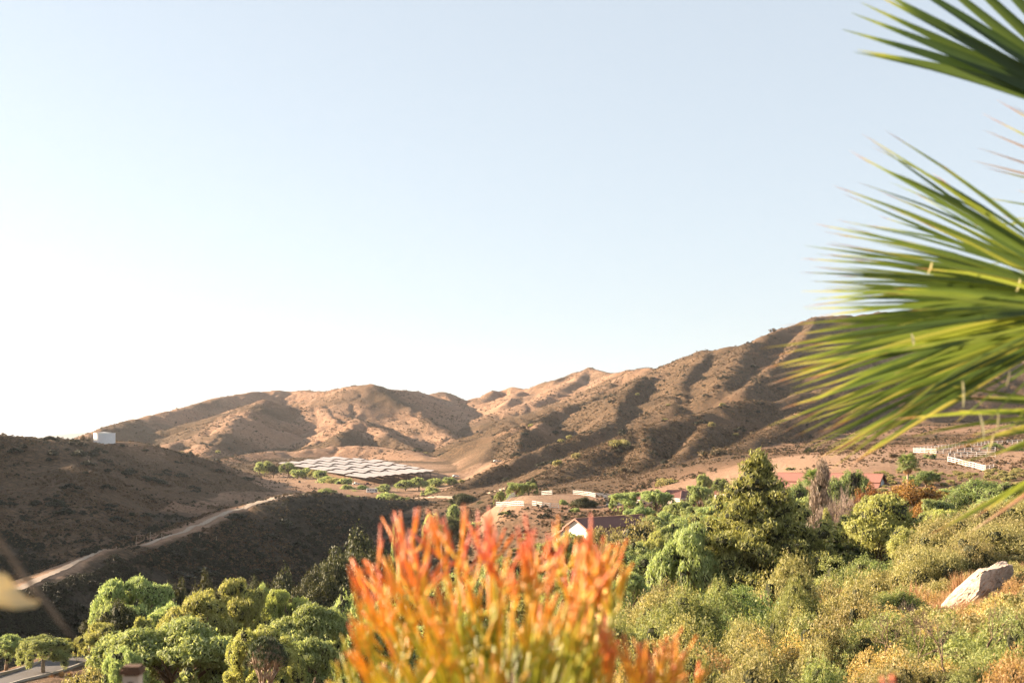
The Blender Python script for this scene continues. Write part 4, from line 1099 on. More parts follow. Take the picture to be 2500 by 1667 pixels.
# ------------------------------------------------------------------ roads, buildings, fences, solar field
def ribbon(name, pts, width, mat, lift=0.10, n_across=3, step=1.5, kerb=None, label=None):
    """road draped on the ground along plan points (x, y)"""
    pts = [np.array(p, float) for p in pts]
    # resample with Catmull-Rom
    cr = []
    for i in range(len(pts) - 1):
        p0 = pts[max(i - 1, 0)]; p1 = pts[i]; p2 = pts[i + 1]; p3 = pts[min(i + 2, len(pts) - 1)]
        m = max(2, int(np.linalg.norm(p2 - p1) / step))
        for t in np.linspace(0, 1, m, endpoint=False):
            cr.append(0.5 * ((2 * p1) + (-p0 + p2) * t + (2 * p0 - 5 * p1 + 4 * p2 - p3) * t * t + (-p0 + 3 * p1 - 3 * p2 + p3) * t ** 3))
    cr.append(pts[-1]); cr = np.array(cr)
    tg = np.gradient(cr, axis=0); tg /= np.linalg.norm(tg, axis=1, keepdims=True); nn = np.c_[-tg[:, 1], tg[:, 0]]
    wv = np.asarray(width) if np.ndim(width) else np.full(len(cr), width)
    if len(wv) != len(cr) and True: wv = np.interp(np.linspace(0, 1, len(cr)), np.linspace(0, 1, len(wv)), wv)
    if mat is M['gravel']: wv = wv * (1 + .16 * np.sin(np.arange(len(cr)) * .9) * np.cos(np.arange(len(cr)) * .37) + .10 * np.random.default_rng(3).normal(size=len(cr)))
    k = n_across + 1; off = np.linspace(-0.5, 0.5, k)
    X = cr[:, 0][:, None] + nn[:, 0][:, None] * wv[:, None] * off; Y = cr[:, 1][:, None] + nn[:, 1][:, None] * wv[:, None] * off
    Z = terrain(X, Y)[0]
    edge = Z.copy(); Z = Z * 0.3 + Z.mean(1, keepdims=True) * 0.7
    Z = np.maximum(Z, edge) + lift
    # skirt
    Vv = np.stack([X, Y, Z], -1)
    sk0 = Vv[:, :1].copy(); sk0[..., 2] -= lift + 1.0; sk1 = Vv[:, -1:].copy(); sk1[..., 2] -= lift + 1.0
    Vv = np.concatenate([sk0, Vv, sk1], 1); k2 = k + 2; n = len(cr)
    f = [(i * k2 + j, i * k2 + j + 1, (i + 1) * k2 + j + 1, (i + 1) * k2 + j) for i in range(n - 1) for j in range(k2 - 1)]
    o = obj(name, mesh_np(name, Vv.reshape(-1, 3), f, mat, False)); o["kind"] = 'structure'
    return cr, nn, wv, Z
def plan(px, D): return (D * (px - 1250) / FPX, D)

# dirt road on the crest of the near ridge
ribbon('dirt_road', [plan(-60, 216), plan(55, 244), plan(140, 281), plan(220, 318), plan(300, 349), plan(390, 383), plan(470, 418), plan(540, 457), plan(590, 490), plan(640, 520), plan(700, 556), plan(755, 610), plan(850, 690), plan(960, 720)], [1.9, 1.8, 1.7, 1.7, 1.8, 2.2, 3.2, 5.2, 6.0, 4.6, 3.6, 3.2], M['gravel'], 0.16)
# asphalt road at the lower left, with concrete kerbs
rc, rn, rw, rz_ = ribbon('road', [plan(-160, 122), plan(-40, 131), plan(70, 141), plan(160, 152), plan(240, 163), plan(320, 168), plan(420, 170)], 5.2, M['asphalt'], 0.12)
def kerb_along(name, cr, nn, wv, Z, side):
    b = MB()
    for i in range(0, len(cr) - 2, 2):
        o1 = cr[i] + nn[i] * (wv[i] / 2 + 0.12) * side; o2 = cr[i + 2] + nn[i + 2] * (wv[i + 2] / 2 + 0.12) * side
        z1 = Z[i].max() - 0.12; z2 = Z[i + 2].max() - 0.12
        b.beam((o1[0], o1[1], z1), (o2[0], o2[1], z2), 0.22, 0.5)
    tag(b.build(name, M['kerb']), kind='structure')
kerb_along('kerb', rc, rn, rw, rz_, 1); kerb_along('kerb', rc, rn, rw, rz_, -1)
# curving road right of the paddock, yard track, garden path
ribbon('lane', [plan(1462, 480), plan(1478, 458), plan(1492, 436), plan(1500, 412), plan(1500, 385)], 5.0, M['asphalt'], 0.25)
ribbon('bench_track', [plan(1250, 640), plan(1160, 700), plan(1060, 760), plan(960, 800)], 5.0, M['gravel'], 0.3)
rc, rn, rw, rz_ = ribbon('path', [plan(1380, 88), plan(1470, 92), plan(1560, 97), plan(1640, 100), plan(1760, 101)], 2.2, M['gravel'], 0.08)
kerb_along('path_edging', rc, rn, rw, rz_, -1)

def window(parent, c, w, h, nrm_rz, mat_frame, depth=0.10):
    """window with frame and pane set into a wall; nrm_rz: direction the wall faces"""
    n = Vector((math.cos(nrm_rz), math.sin(nrm_rz), 0)); t = Vector((-n.y, n.x, 0)); c = Vector(c)
    b = MB()
    for s in (-1, 1):
        b.beam(c + t * s * w / 2 - Vector((0, 0, h / 2)) + n * .03, c + t * s * w / 2 + Vector((0, 0, h / 2)) + n * .03, 0.10, 0.10)
        b.beam(c - t * w / 2 + Vector((0, 0, s * h / 2)) + n * .03, c + t * w / 2 + Vector((0, 0, s * h / 2)) + n * .03, 0.10, 0.10)
    f = b.build('window', mat_frame, parent)
    p = MB(); p.beam(c - t * w / 2 + n * .02, c + t * w / 2 + n * .02, 0.03, h * .98); p.build('pane', M['glass'], f)
    return f

# --- barn with stepped monitor roof: local +x runs along the ridge away from the white gable
def barn(name, label, x, y, z, ang, L, W, hw, roof_mat, wall_mat, gable_mat, zr_up, flip=False):
    t = thing(name, label, 'building', (x, y, z), ang)
    w2 = W / 2; up = W * 0.27
    zl = hw + (w2 - up) * 0.52; zu = zl + 0.35; zt = zu + up * 0.62
    prof = [(-w2, 0), (w2, 0), (w2, hw), (up, zl), (up, zu), (0, zt), (-up, zu), (-up, zl), (-w2, hw)]
    b = MB(); b.prism(prof, (0.35, 0, 0), (L - 0.35, 0, 0), (0, 1, 0), (0, 0, 1)); b.build('wall', wall_mat, t)
    g = MB(); g.prism([(u * .985, v * .99) for u, v in prof], (0.22, 0, 0), (0.33, 0, 0), (0, 1, 0), (0, 0, 1)); g.build('gable_wall', gable_mat, t)
    for s in (-1, 1):
        def slab(u0, v0, u1, v1, nm, m):
            k = MB(); th = 0.16
            k.add([(-.3, s * u0, v0 + .05), (L + .3, s * u0, v0 + .05), (L + .3, s * u1, v1 + .05), (-.3, s * u1, v1 + .05),
                   (-.3, s * u0, v0 + .05 + th), (L + .3, s * u0, v0 + .05 + th), (L + .3, s * u1, v1 + .05 + th), (-.3, s * u1, v1 + .05 + th)],
                  [(0, 1, 2, 3), (7, 6, 5, 4), (0, 4, 5, 1), (1, 5, 6, 2), (2, 6, 7, 3), (3, 7, 4, 0)])
            o_ = k.build(nm, m, t)
            f = MB(); f.beam((-.36, s * u0, v0 + .04), (-.36, s * u1, v1 + .04), 0.10, 0.34); f.build('fascia', M['trim'] if not flip else M['brown'], o_)
            return o_
        slab(0.02, zt, up + .35, zu - .16, 'roof', roof_mat)
        slab(up - .05, zl + .02, w2 + .7, hw - .38, 'lower_roof', roof_mat)
    b = MB(); b.beam((-.3, 0, zt + .2), (L + .3, 0, zt + .2), .35, .12); b.build('ridge_cap', M['trim'] if not flip else roof_mat, t)
    return t, zt, prof
x, y, _ = P3(1405, 1265, 290)
gz = -21.6
bt, zt, _ = barn('barn', 'white gabled barn with stepped maroon roof behind the red-tipped shrub', x, y, gz, math.atan2(15, 14.7), 24, 12.5, 2.2, M['roof'], M['cream'], M['whitewall'], 0)
bt.location.z = P3(1405, 1265, 290)[2] - zt - 0.2
for s, px in ((-1, 0), (1, 0)):
    for k in (-2.6, 2.6):
        if s < 0: window(bt, (0.2, k, 1.2), 1.1, 1.3, math.pi, M['white'])
for k in range(5): window(bt, (4 + k * 4.2, -6.26, 1.3), 1.0, 1.2, -math.pi / 2, M['white'])
x, y, _ = P3(2154, 1156, 300)
st, zt, _ = barn('stable', 'long stable with terracotta roof and grey gable on the bare slope beside the palm', x, y, 0, math.atan2(.5, -.85), 25, 10.5, 2.0, M['roof_pink'], M['brown'], M['tank'], 0, True)
st.location.z = P3(2154, 1156, 300)[2] - zt - 0.2
o = MB(); o.box((0.16, 0, zt * .30), (.08, .5, .5)); o.build('vent', M['dark'], st)
o = MB(); o.box((0.14, 0, 0.3), (.1, 6, 1.6)); o.build('doorway', M['dark'], st)

# --- cream cottages with hipped maroon roofs
def cottage(label, px, pyt, D, W, Dp, ang, hw=2.9, rise=2.0):
    x, y, zt = P3(px, pyt, D)
    t = thing('cottage', label, 'house', (x, y, zt - hw - rise), ang, 'cream cottages with maroon roofs')
    b = MB(); b.box((0, 0, hw / 2 - .6), (W, Dp, hw + 1.2)); b.build('wall', M['cream'], t)
    e = 0.7; r = MB(); rl = (W - Dp) / 2
    hx, hy = W / 2 + e, Dp / 2 + e
    r.add([(-hx, -hy, hw), (hx, -hy, hw), (hx, hy, hw), (-hx, hy, hw), (-rl, 0, hw + rise), (rl, 0, hw + rise)],
          [(0, 1, 5, 4), (1, 2, 5), (2, 3, 4, 5), (3, 0, 4), (3, 2, 1, 0)])
    ro = r.build('roof', M['roof'], t)
    k = MB()
    for c in ((-hx, -hy), (-hx, hy)): k.beam((c[0], c[1], hw + .03), (-rl, 0, hw + rise + .03), .3, .12)
    for c in ((hx, -hy), (hx, hy)): k.beam((c[0], c[1], hw + .03), (rl, 0, hw + rise + .03), .3, .12)
    k.build('hip_cap', M['trim'], ro)
    k = MB()
    for a_, b_ in (((-hx, -hy), (hx, -hy)), ((hx, -hy), (hx, hy)), ((hx, hy), (-hx, hy)), ((-hx, hy), (-hx, -hy))):
        k.beam((a_[0], a_[1], hw - .08), (b_[0], b_[1], hw - .08), .12, .22)
    k.build('eaves', M['white'], ro)
    for sx in np.linspace(-W / 2 + 1.6, W / 2 - 1.6, 3): window(t, (sx, -Dp / 2 - .01, 1.5), 1.1, 1.2, -math.pi / 2, M['white'])
    for sy in (-Dp / 4, Dp / 4): window(t, (-W / 2 - .01, sy, 1.5), 1.0, 1.2, math.pi, M['white'])
    return t
cottage('cream cottage with maroon hip roof in the middle of the row, between two pepper trees', 1672, 1198, 385, 11, 8, math.radians(35))
cottage('right cream cottage with maroon hip roof just left of the pine top', 1775, 1191, 390, 12, 8, math.radians(35))
cottage('leftmost cottage showing only its maroon roof over the broad pepper tree', 1572, 1202, 395, 10, 8, math.radians(35))
cottage('rear cottage whose dark roof joins behind the middle cream one', 1648, 1195, 402, 12, 7, math.radians(10))
cottage('rear cottage whose roof peak shows left of the right cottage', 1742, 1190, 405, 9, 7, math.radians(10))
cottage('pale flat-fronted end cottage touching the pine', 1815, 1190, 380, 9, 7, math.radians(25))

# --- water tank
x, y, _ = P3(255, 1083, 838)
t = thing('water_tank', 'white cylindrical water tank standing on the crest of the shaded left hill', 'water tank', (x, y, H(x, y) - .3))
R_ = 6.9; zt_ = P3(0, 1055.5, 838)[2] - t.location.z
ring = [(R_ * math.cos(a), R_ * math.sin(a)) for a in np.linspace(0, 2 * math.pi, 64, endpoint=False)]
b = MB(); b.add([(u, v, -2) for u, v in ring] + [(u, v, zt_ - .3) for u, v in ring], [(i, (i + 1) % 64, 64 + (i + 1) % 64, 64 + i) for i in range(64)]); b.build('shell', M['tank'], t, True)
b = MB(); b.add([(u * 1.01, v * 1.01, zt_ - .3) for u, v in ring] + [(0, 0, zt_ + .25)], [(i, (i + 1) % 64, 64) for i in range(64)]); b.build('roof', M['tank'], t, False)
b = MB()
for i in range(64): b.beam((ring[i][0] * 1.012, ring[i][1] * 1.012, zt_ - .3), (ring[(i + 1) % 64][0] * 1.012, ring[(i + 1) % 64][1] * 1.012, zt_ - .3), .12, .25)
b.build('rim', M['white'], t)
b = MB()
for s in (-.25, .25): b.beam((-R_ * .80 + s, -R_ * .66, -1), (-R_ * .80 + s, -R_ * .66, zt_), .08, .08)
for k in range(14): b.beam((-R_ * .80 - .25, -R_ * .66, k * .5), (-R_ * .80 + .25, -R_ * .66, k * .5), .06, .06)
b.build('ladder', M['steel'], t)

# --- white rail fences
def fence(pts, D0, D1, label, h=1.5, rails=3, step=2.6, group=None, D=None):
    """pts: foot of the fence as seen in the photo"""
    W3 = []
    for i, p in enumerate(pts):
        d = D[i] if D else hit(p[0], p[1], D0, D1); W3.append(np.array([d * (p[0] - 1250) / FPX, d]))
    cum = [0]
    for a, b_ in zip(W3[:-1], W3[1:]): cum.append(cum[-1] + np.linalg.norm(b_ - a))
    n = max(1, round(cum[-1] / step)); ss = np.linspace(0, cum[-1], n + 1)
    X = np.interp(ss, cum, [w[0] for w in W3]); Y = np.interp(ss, cum, [w[1] for w in W3]); Z = terrain(X, Y)[0]
    t = thing('rail_fence', label, 'fence', (X[0], Y[0], Z[0]), 0, group or 'white rail fences of the horse paddocks')
    pm = MB(); pm.box((0, 0, h / 2 - .15), (.17, .17, h + .3)); pm.box((0, 0, h + .04), (.22, .22, .05)); pm = pm.mesh('post', M['white'])
    for i in range(n + 1):
        obj('post', pm, t, (X[i] - X[0], Y[i] - Y[0], Z[i] - Z[0]))
    for k in range(rails):
        zz = h * (0.22 + 0.72 * k / (rails - 1))
        for i in range(n):
            b = MB(); b.beam((X[i] - X[0], Y[i] - Y[0], Z[i] - Z[0] + zz), (X[i + 1] - X[0], Y[i + 1] - Y[0], Z[i + 1] - Z[0] + zz), .05, .15)
            b.build('rail', M['white'], t)
    return t
fence([(1211, 1237), (1240, 1237), (1279, 1236)], 350, 430, 'white paddock fence run at the left front, above the red-tipped shrub')
fence([(1299, 1234), (1312, 1236), (1330, 1239), (1364, 1241)], 350, 430, 'bent white paddock fence run at the right front ending by the small round tree')
fence([(1322, 1208), (1348, 1208)], 430, 520, 'short white fence piece at the back of the paddock before the brown bush', D=[468, 462])
fence([(1399, 1207), (1420, 1208), (1440, 1211), (1454, 1217)], 430, 500, 'curved white fence at the back right of the paddock beside the lane', D=[470, 466, 458, 442])
fence([(1216, 1226), (1236, 1222), (1257, 1217)], 390, 460, 'faint white fence under the two tall paddock trees', D=[402, 418, 436])
fence([(2230, 1106), (2290, 1108), (2323, 1107), (2370, 1105), (2430, 1103)], 380, 470, 'lower run of the upper white fence pair beneath the palm fronds', h=1.6)
fence([(2230, 1103), (2330, 1096), (2420, 1089), (2520, 1084)], 400, 520, 'upper run of the upper white fence pair rising to the right', h=1.6, D=[430, 452, 470, 480])
fence([(2314, 1134), (2345, 1137), (2379, 1144), (2392, 1150), (2404, 1158), (2426, 1156)], 330, 410, 'front run of the lower white fence that steps down to the right', h=1.6, D=[385, 376, 366, 360, 352, 356])
fence([(2316, 1130), (2360, 1132), (2400, 1137), (2430, 1137)], 360, 440, 'back run of the lower white fence, level behind the stepped one', h=1.6, D=[398, 402, 400, 398])

# --- solar field: rows of tilted canopies on posts
A = P3(893, 1176, 905); Bc = P3(1070, 1158, 950); Lf = P3(678, 1136, 1160); Tp = P3(872, 1117, 1225)
nrow = 9
sg = 'solar canopies on the valley bench'
def bil(u, v): return (A * (1 - u) + Bc * u) * (1 - v) + (Lf * (1 - u) + Tp * u) * v
ordn = ['first', 'second', 'third', 'fourth', 'fifth', 'sixth', 'seventh', 'eighth', 'ninth']
for i in range(nrow):
    v1 = [1.0, 1.0, .97, 1.03, 1.0, 1.06, 1.04, .86, .70][i] ; segs = 5
    for j in range(segs):
        sh = [0, .06, -.04, .05, -.05, .04, -.06, .03, -.03][i]
        va = v1 * (j + (sh * 2.2 if j else 0)) / segs + (0.006 if j else 0); vb = v1 * (j + 1 + (sh * 2.2 if j < segs - 1 else 0)) / segs - 0.003
        u0 = i / nrow + .004; u1 = (i + 1) / nrow - .004
        c00, c10, c11, c01 = bil(u0, va), bil(u1, va), bil(u1, vb), bil(u0, vb)
        m0 = bil((u0 + u1) / 2, va); m1 = bil((u0 + u1) / 2, vb)
        lift = 3.6 + (j % 2) * 0.0 + j * 0.0
        org = m0.copy()
        t = thing('solar_canopy', '%s block from the front of the %s solar row from the left' % (ordn[j], ordn[i]), 'solar canopy', tuple(org), 0, sg)
        step_ = 0.75 * (1 if j % 2 else 0) * 0 + 0.0
        def V_(p, dz): return Vector((p[0] - org[0], p[1] - org[1], p[2] - org[2] + dz))
        # each block rises towards its back end, so that a dark gap shows before the next
        ea, eb = 2.9, 2.2
        for (p, q_, r_, s_), (za, zb2) in (((c00, m0, m1, c01), (0, .55)), ((m0, c10, c11, m1), (.55, 0))):
            b = MB(); th = .10
            vs = [V_(p, ea + za), V_(q_, ea + zb2), V_(r_, eb + zb2), V_(s_, eb + za)]
            b.add([v - Vector((0, 0, th)) for v in vs] + vs, [(3, 2, 1, 0), (4, 5, 6, 7), (0, 1, 5, 4), (1, 2, 6, 5), (2, 3, 7, 6), (3, 0, 4, 7)])
            b.build('panel_roof', M['solar'], t)
        b = MB(); b.beam(V_(c00, ea - .15), V_(m0, ea + .42), .2, .25); b.beam(V_(m0, ea + .42), V_(c10, ea - .15), .2, .25); b.beam(V_(c00, ea - .3), V_(c10, ea - .3), .15, .2)
        b.build('truss', M['steel'], t)
        for p, e in ((c00, ea), (c10, ea), (c01, eb), (c11, eb)):
            b = MB(); g = H(p[0], p[1]) - org[2] - .3
            b.beam((p[0] - org[0], p[1] - org[1], g), V_(p, e - .2), .22, .22); b.build('post', M['steel'], t)
# posts of the perimeter fence behind the panels
pm = MB(); pm.box((0, 0, 1.3), (.22, .22, 3.2)); pm = pm.mesh('fence_post', M['palebark'])
for k, (px, D) in enumerate([(700 + 22 * i, 1262 + 3 * i) for i in range(9)] + [(898 + 16 * i, 1250 - 22 * i) for i in range(11)]):
    xx = D * (px - 1250) / FPX
    tag(obj('fence_post', pm, None, (xx, D, H(xx, D))), 'thin pale fence post in the row behind the solar panels', 'fence post', 'fence posts behind the solar field')

# --- trailer, shed, vehicles
def wheel_mb(r=.38, w=.25):
    b = MB(); n = 14; vs = []
    for s in (-w / 2, w / 2): vs += [(r * math.cos(6.2832 * k / n), s, r * math.sin(6.2832 * k / n)) for k in range(n)]
    b.add(vs, [tuple(range(n - 1, -1, -1)), tuple(range(n, 2 * n))] + [(k, (k + 1) % n, n + (k + 1) % n, n + k) for k in range(n)]); return b
wheel_me = wheel_mb().mesh('wheel', M['dark'])
def vehicle(label, px, py, D, L, W, Hh, kind, ang, mat):
    d = hit(px, py, D - 80, D + 80); x = d * (px - 1250) / FPX
    t = thing('horse_trailer' if kind == 'trailer' else ('parked_truck' if kind == 'truck' else 'parked_car'), label, 'trailer' if kind == 'trailer' else 'vehicle', (x, d, H(x, d) + .30), ang)
    b = MB()
    if kind == 'trailer':
        prof = [(-L / 2, .5), (L / 2, .5), (L / 2, Hh - .25), (L / 2 - .3, Hh), (-L / 2 + .3, Hh), (-L / 2, Hh - .25)]
        b.prism(prof, (0, -W / 2, 0), (0, W / 2, 0), (1, 0, 0), (0, 0, 1)); b.build('body', mat, t)
        for k in range(4):
            w_ = MB(); w_.box((-L / 2 + 1.2 + k * L / 4.6, -W / 2 - .02, Hh * .66), (L / 8, .05, .55)); w_.build('window', M['glass'], t)
        w_ = MB(); w_.box((L / 2 - .8, -W / 2 - .02, Hh * .5), (.75, .05, 1.7)); w_.build('door', M['dark'], t)
        w_ = MB(); w_.beam((-L / 2, 0, .55), (-L / 2 - 1.4, 0, .5), .15, .15); w_.build('hitch', M['steel'], t)
        wx = (-.5, .5)
    else:
        cab = [(-L / 2, .45), (L / 2, .45), (L / 2, .95), (L / 2 - .3, 1.05), (L * .18, 1.1), (L * .06, Hh), (-L * .2 if kind == 'truck' else -L * .34, Hh), (-L * .24 if kind == 'truck' else -L * .46, 1.1), (-L / 2, 1.05)]
        b.prism(cab, (0, -W / 2, 0), (0, W / 2, 0), (1, 0, 0), (0, 0, 1)); b.build('body', mat, t)
        for s in (-1, 1):
            w_ = MB(); w_.box((-.05 * L, s * (W / 2 + .012), (Hh + 1.1) / 2), (L * .22, .03, (Hh - 1.1) * .7)); w_.build('window', M['glass'], t)
        wx = (-L * .31, L * .31)
    for a_ in wx:
        for s in (-1, 1): obj('wheel', wheel_me, t, (a_, s * (W / 2 - .1), .38))
vehicle('white horse trailer with dark windows parked between the trees below the solar field', 908, 1205, 870, 7.2, 2.5, 3.3, 'trailer', math.radians(8), M['white'])
vehicle('white pickup parked under the front corner of the solar field', 870, 1184, 905, 5.2, 1.9, 1.8, 'truck', math.radians(20), M['white'])
vehicle('dark red truck parked beside the white pickup at the solar field', 898, 1186, 900, 6.0, 2.2, 2.2, 'truck', math.radians(12), M['roof'])
vehicle('white car parked right of the brown shed at the head of the valley', 1214, 1163, 990, 5.5, 2, 1.7, 'car', math.radians(10), M['white'])
vehicle('small dark car on the pale yard right of the solar field', 1085, 1170, 930, 4.6, 1.8, 1.5, 'car', math.radians(5), M['glass'])
vehicle('silver car parked left of the brown shed', 1113, 1165, 960, 4.8, 1.8, 1.6, 'car', math.radians(15), M['tank'])
x, y, _ = P3(1178, 1167, 985)
t = thing('shed', 'small brown shed with a low gabled roof at the mouth of the canyon', 'shed', (x, y, P3(0, 1168, 985)[2]), math.radians(20))
b = MB(); b.prism([(-3, -1), (3, -1), (3, 2.6), (0, 4), (-3, 2.6)], (-3.2, 0, 0), (3.2, 0, 0), (0, 1, 0), (0, 0, 1)); b.build('wall', M['brown'], t)
b = MB()
for s in (-1, 1): b.add([(-3.6, 0, 4.1), (3.6, 0, 4.1), (3.6, s * 3.5, 2.4), (-3.6, s * 3.5, 2.4), (-3.6, 0, 4.3), (3.6, 0, 4.3), (3.6, s * 3.5, 2.6), (-3.6, s * 3.5, 2.6)], [(0, 1, 2, 3), (7, 6, 5, 4), (0, 4, 5, 1), (1, 5, 6, 2), (2, 6, 7, 3), (3, 7, 4, 0)])
b.build('roof', M['steel'], t)
b = MB(); b.box((0, -3.03, 1.0), (1.4, .08, 2.2)); b.build('door', M['dark'], t)

# thin posts along the dirt road
for px, py, h, lab in [(332, 1332, 2.4, 'leaning pale post at the left of the dirt road crest'), (366, 1322, 3.0, 'tall thin post on the dirt road crest right of the leaning one'), (394, 1318, 1.8, 'short thin post where sunlight starts on the dirt road'),
                   (595, 1246, 2.2, 'thin post behind the lit bend of the dirt road'), (487, 1318, 2.0, 'dark stubby post on the near edge of the lit dirt road'), (528, 1322, 1.8, 'thin pale stake on the bank below the lit dirt road')]:
    d = hit(px, py, 330, 620); x = d * (px - 1250) / FPX
    b = MB(); b.tube([(0, 0, -.3), (0.05 * h, 0, h)], [.13, .09], 6)
    t = tag(b.build('wooden_post', M['palebark'], None, False, (x, d, H(x, d))), lab, 'post')

# small bare garden sticks on the slope of the ridge
# ------------------------------------------------------------------ palms, aloe, rock and near slope plants
def strip(b, pts, widths, nrm, fold=0.0):
    """folded ribbon (two quads per piece) along pts"""
    pts = [Vector(p) for p in pts]; vs = []; n = len(pts)
    for i, p in enumerate(pts):
        d = (pts[min(i + 1, n - 1)] - pts[max(i - 1, 0)]).normalized(); s = d.cross(Vector(nrm))
        if s.length < 1e-6: s = Vector((1, 0, 0))
        s.normalize(); up = s.cross(d).normalized(); w = widths[i] / 2
        vs += [p - s * w + up * fold * w, p, p + s * w + up * fold * w]
    fs = []
    for i in range(n - 1):
        a = i * 3
        fs += [(a, a + 1, a + 4, a + 3), (a + 1, a + 2, a + 5, a + 4)]
    b.add(vs, fs)

def palm_frond_mesh(seed, R=1.0, n=26, droop=.35):
    """one fan frond on its stalk: stalk along +x, then a fan of folded blades"""
    r = np.random.default_rng(seed); b = MB()
    b.tube([(0, 0, 0), (R * .35, 0, R * .06), (R * .7, 0, 0)], [.035 * R, .028 * R, .018 * R], 4)
    for k in range(n):
        a = math.radians(-105 + 210 * k / (n - 1)); L = R * (0.62 + .18 * math.cos(a)) * r.uniform(.9, 1.08)
        d = Vector((math.cos(a), math.sin(a), 0)); p0 = Vector((R * .7, 0, 0)); dr = droop * r.uniform(.6, 1.4)
        pts = [p0, p0 + d * L * .4 + Vector((0, 0, -.02 * R)), p0 + d * L * .75 + Vector((0, 0, -L * dr * .35)), p0 + d * L * .95 + Vector((0, 0, -L * dr))]
        strip(b, pts, [.02 * R, .075 * R, .055 * R, .008 * R], (0, 0, 1), .35)
    return b
def fan_palm(label, px, pytop, D, H_, crownR, group=None, dead=14):
    x = D * (px - 1250) / FPX; zt = D * (1080 - pytop) / FPX; zc = zt - crownR * .9
    zb = min(H(x, D), zc - 2)
    t = thing('palm_tree', label, 'palm tree', (x, D, zb), 0, group)
    b = MB(); hh = zc - zb
    b.tube([(0, 0, -.3), (.02, 0, hh * .5), (0, .05, hh)], [.30, .22, .20], 9); b.build('trunk', M['palebark'], t, True)
    fm = [palm_frond_mesh(s, crownR, 20).mesh('frond', M['green']) for s in (1, 2)]
    dm = palm_frond_mesh(5, crownR * .85, 16, .6).mesh('frond', M['straw'])
    r = np.random.default_rng(int(px))
    for k in range(34):
        el = math.radians(80 - 115 * (k / 33) ** .85); az = k * 2.4
        o = obj('frond', fm[k % 2], t, (0, 0, hh)); o.rotation_euler = (r.uniform(-.3, .3), -el, az)
    for k in range(dead):
        o = obj('dead_frond', dm, t, (0, 0, hh - .1)); o.rotation_euler = (r.uniform(-.3, .3), math.radians(r.uniform(55, 80)), k * 2.4 + 1)
    return t
fan_palm('fan palm with a slim trunk standing alone on the bare slope right of the stable', 2216, 1112, 262, 9, 1.75)
fan_palm('shorter fan palm with brown dead fronds in front of the stable roof', 1985, 1150, 240, 6, 1.7, dead=26)
fan_palm('small fan palm with pale fronds behind the upper left tips of the red-tipped shrub', 1078, 1284, 330, 5, 1.5, dead=6)

# banana-like plant by the path
def broad_leaf_plant(label, px, py, D):
    x, y, z = P3(px, py, D); g = H(x, y); t = thing('banana_plant', label, 'plant', (x, y, g))
    r = np.random.default_rng(3)
    for k in range(9):
        a = k * 2.4; el = r.uniform(.5, 1.3); L = r.uniform(1.1, 1.7)
        d = Vector((math.cos(a) * math.cos(el), math.sin(a) * math.cos(el), math.sin(el)))
        p = [Vector((0, 0, max(z - g - .6, .6))) + d * L * t_ + Vector((0, 0, -.5 * t_ * t_ * L * (1.2 - math.sin(el)))) for t_ in (0, .3, .6, .85, 1)]
        b = MB(); strip(b, p, [.06, .34, .42, .3, .03], (0, 0, 1), .25)
        b.build('leaf', M['gold'] if k in (2,) else (M['pepper_yellow'] if k % 2 else M['green']), t)
    b = MB(); b.tube([(0, 0, -.2), (0, 0, max(z - g - .5, .7))], [.14, .09], 8); b.build('stem', M['bark'], t)
broad_leaf_plant('banana-like plant with one orange leaf beside the weeping pepper tree', 1608, 1450, 104)

# tree aloe: many stems, each carrying rosettes
def rosette(b, c, R, n, r, droop=.25, tilt=None, w=.13, up=(.05, 1.3)):
    c = Vector(c)
    for k in range(n):
        a = k * 2.39996 + r.uniform(-.15, .15); el = r.uniform(*up)
        d = Vector((math.cos(a) * math.cos(el), math.sin(a) * math.cos(el), math.sin(el)))
        L = R * r.uniform(.8, 1.1)
        strip(b, [c, c + d * L * .5 + Vector((0, 0, .02 * R)), c + d * L + Vector((0, 0, -droop * L * (1 - el / 2)))], [w * R, w * R * .8, .01 * R], (0, 0, 1), .4)
x, y, _ = P3(650, 1690, 96)
gz_ = H(x, y); t = thing('tree_aloe', 'tree aloe with a round head of spiky rosettes on pale stems, bottom left', 'tree aloe', (x, y, gz_))
zt_ = P3(650, 1548, 96)[2] - gz_; r = np.random.default_rng(8)
rad = 1.75
stem_b = [MB() for _ in range(6)]
heads = []
for k in range(6):
    a = k * 1.05 + .3; e = .55
    p1 = Vector((math.cos(a) * .18, math.sin(a) * .18, 0)); p2 = Vector((math.cos(a) * e * .8, math.sin(a) * e * .8, zt_ * .33))
    stem_b[k].tube([p1 - Vector((0, 0, .3)), (p1 + p2) / 2 + Vector((0, 0, -.1)), p2], [.14, .11, .09], 7)
    for j in range(4):
        a2 = a + (j - 1.5) * .5; e2 = r.uniform(.8, 1.1)
        p3 = Vector((math.cos(a2) * e2 * .9, math.sin(a2) * e2 * .9, zt_ * r.uniform(.45, .6)))
        stem_b[k].tube([p2, (p2 + p3) / 2 + Vector((0, 0, .05)), p3], [.08, .065, .05], 6)
        for q in range(5):
            a3 = a2 + r.uniform(-.6, .6); rr = rad * r.uniform(.2, 1.0); el = r.uniform(.15, 1.45)
            p4 = Vector((math.cos(a3) * rad * math.cos(el) * .9, math.sin(a3) * rad * math.cos(el) * .9, zt_ * .50 + math.sin(el) * (zt_ * .43)))
            stem_b[k].tube([p3, p4], [.045, .03], 5); heads.append(p4)
for k in range(6): stem_b[k].build('stem', M['palebark'], t, True)
for p in heads:
    b = MB(); rosette(b, p, .40, 26, r, .22, w=.17, up=(-.7, 1.4)); b.build('rosette', M['aloe'], t)

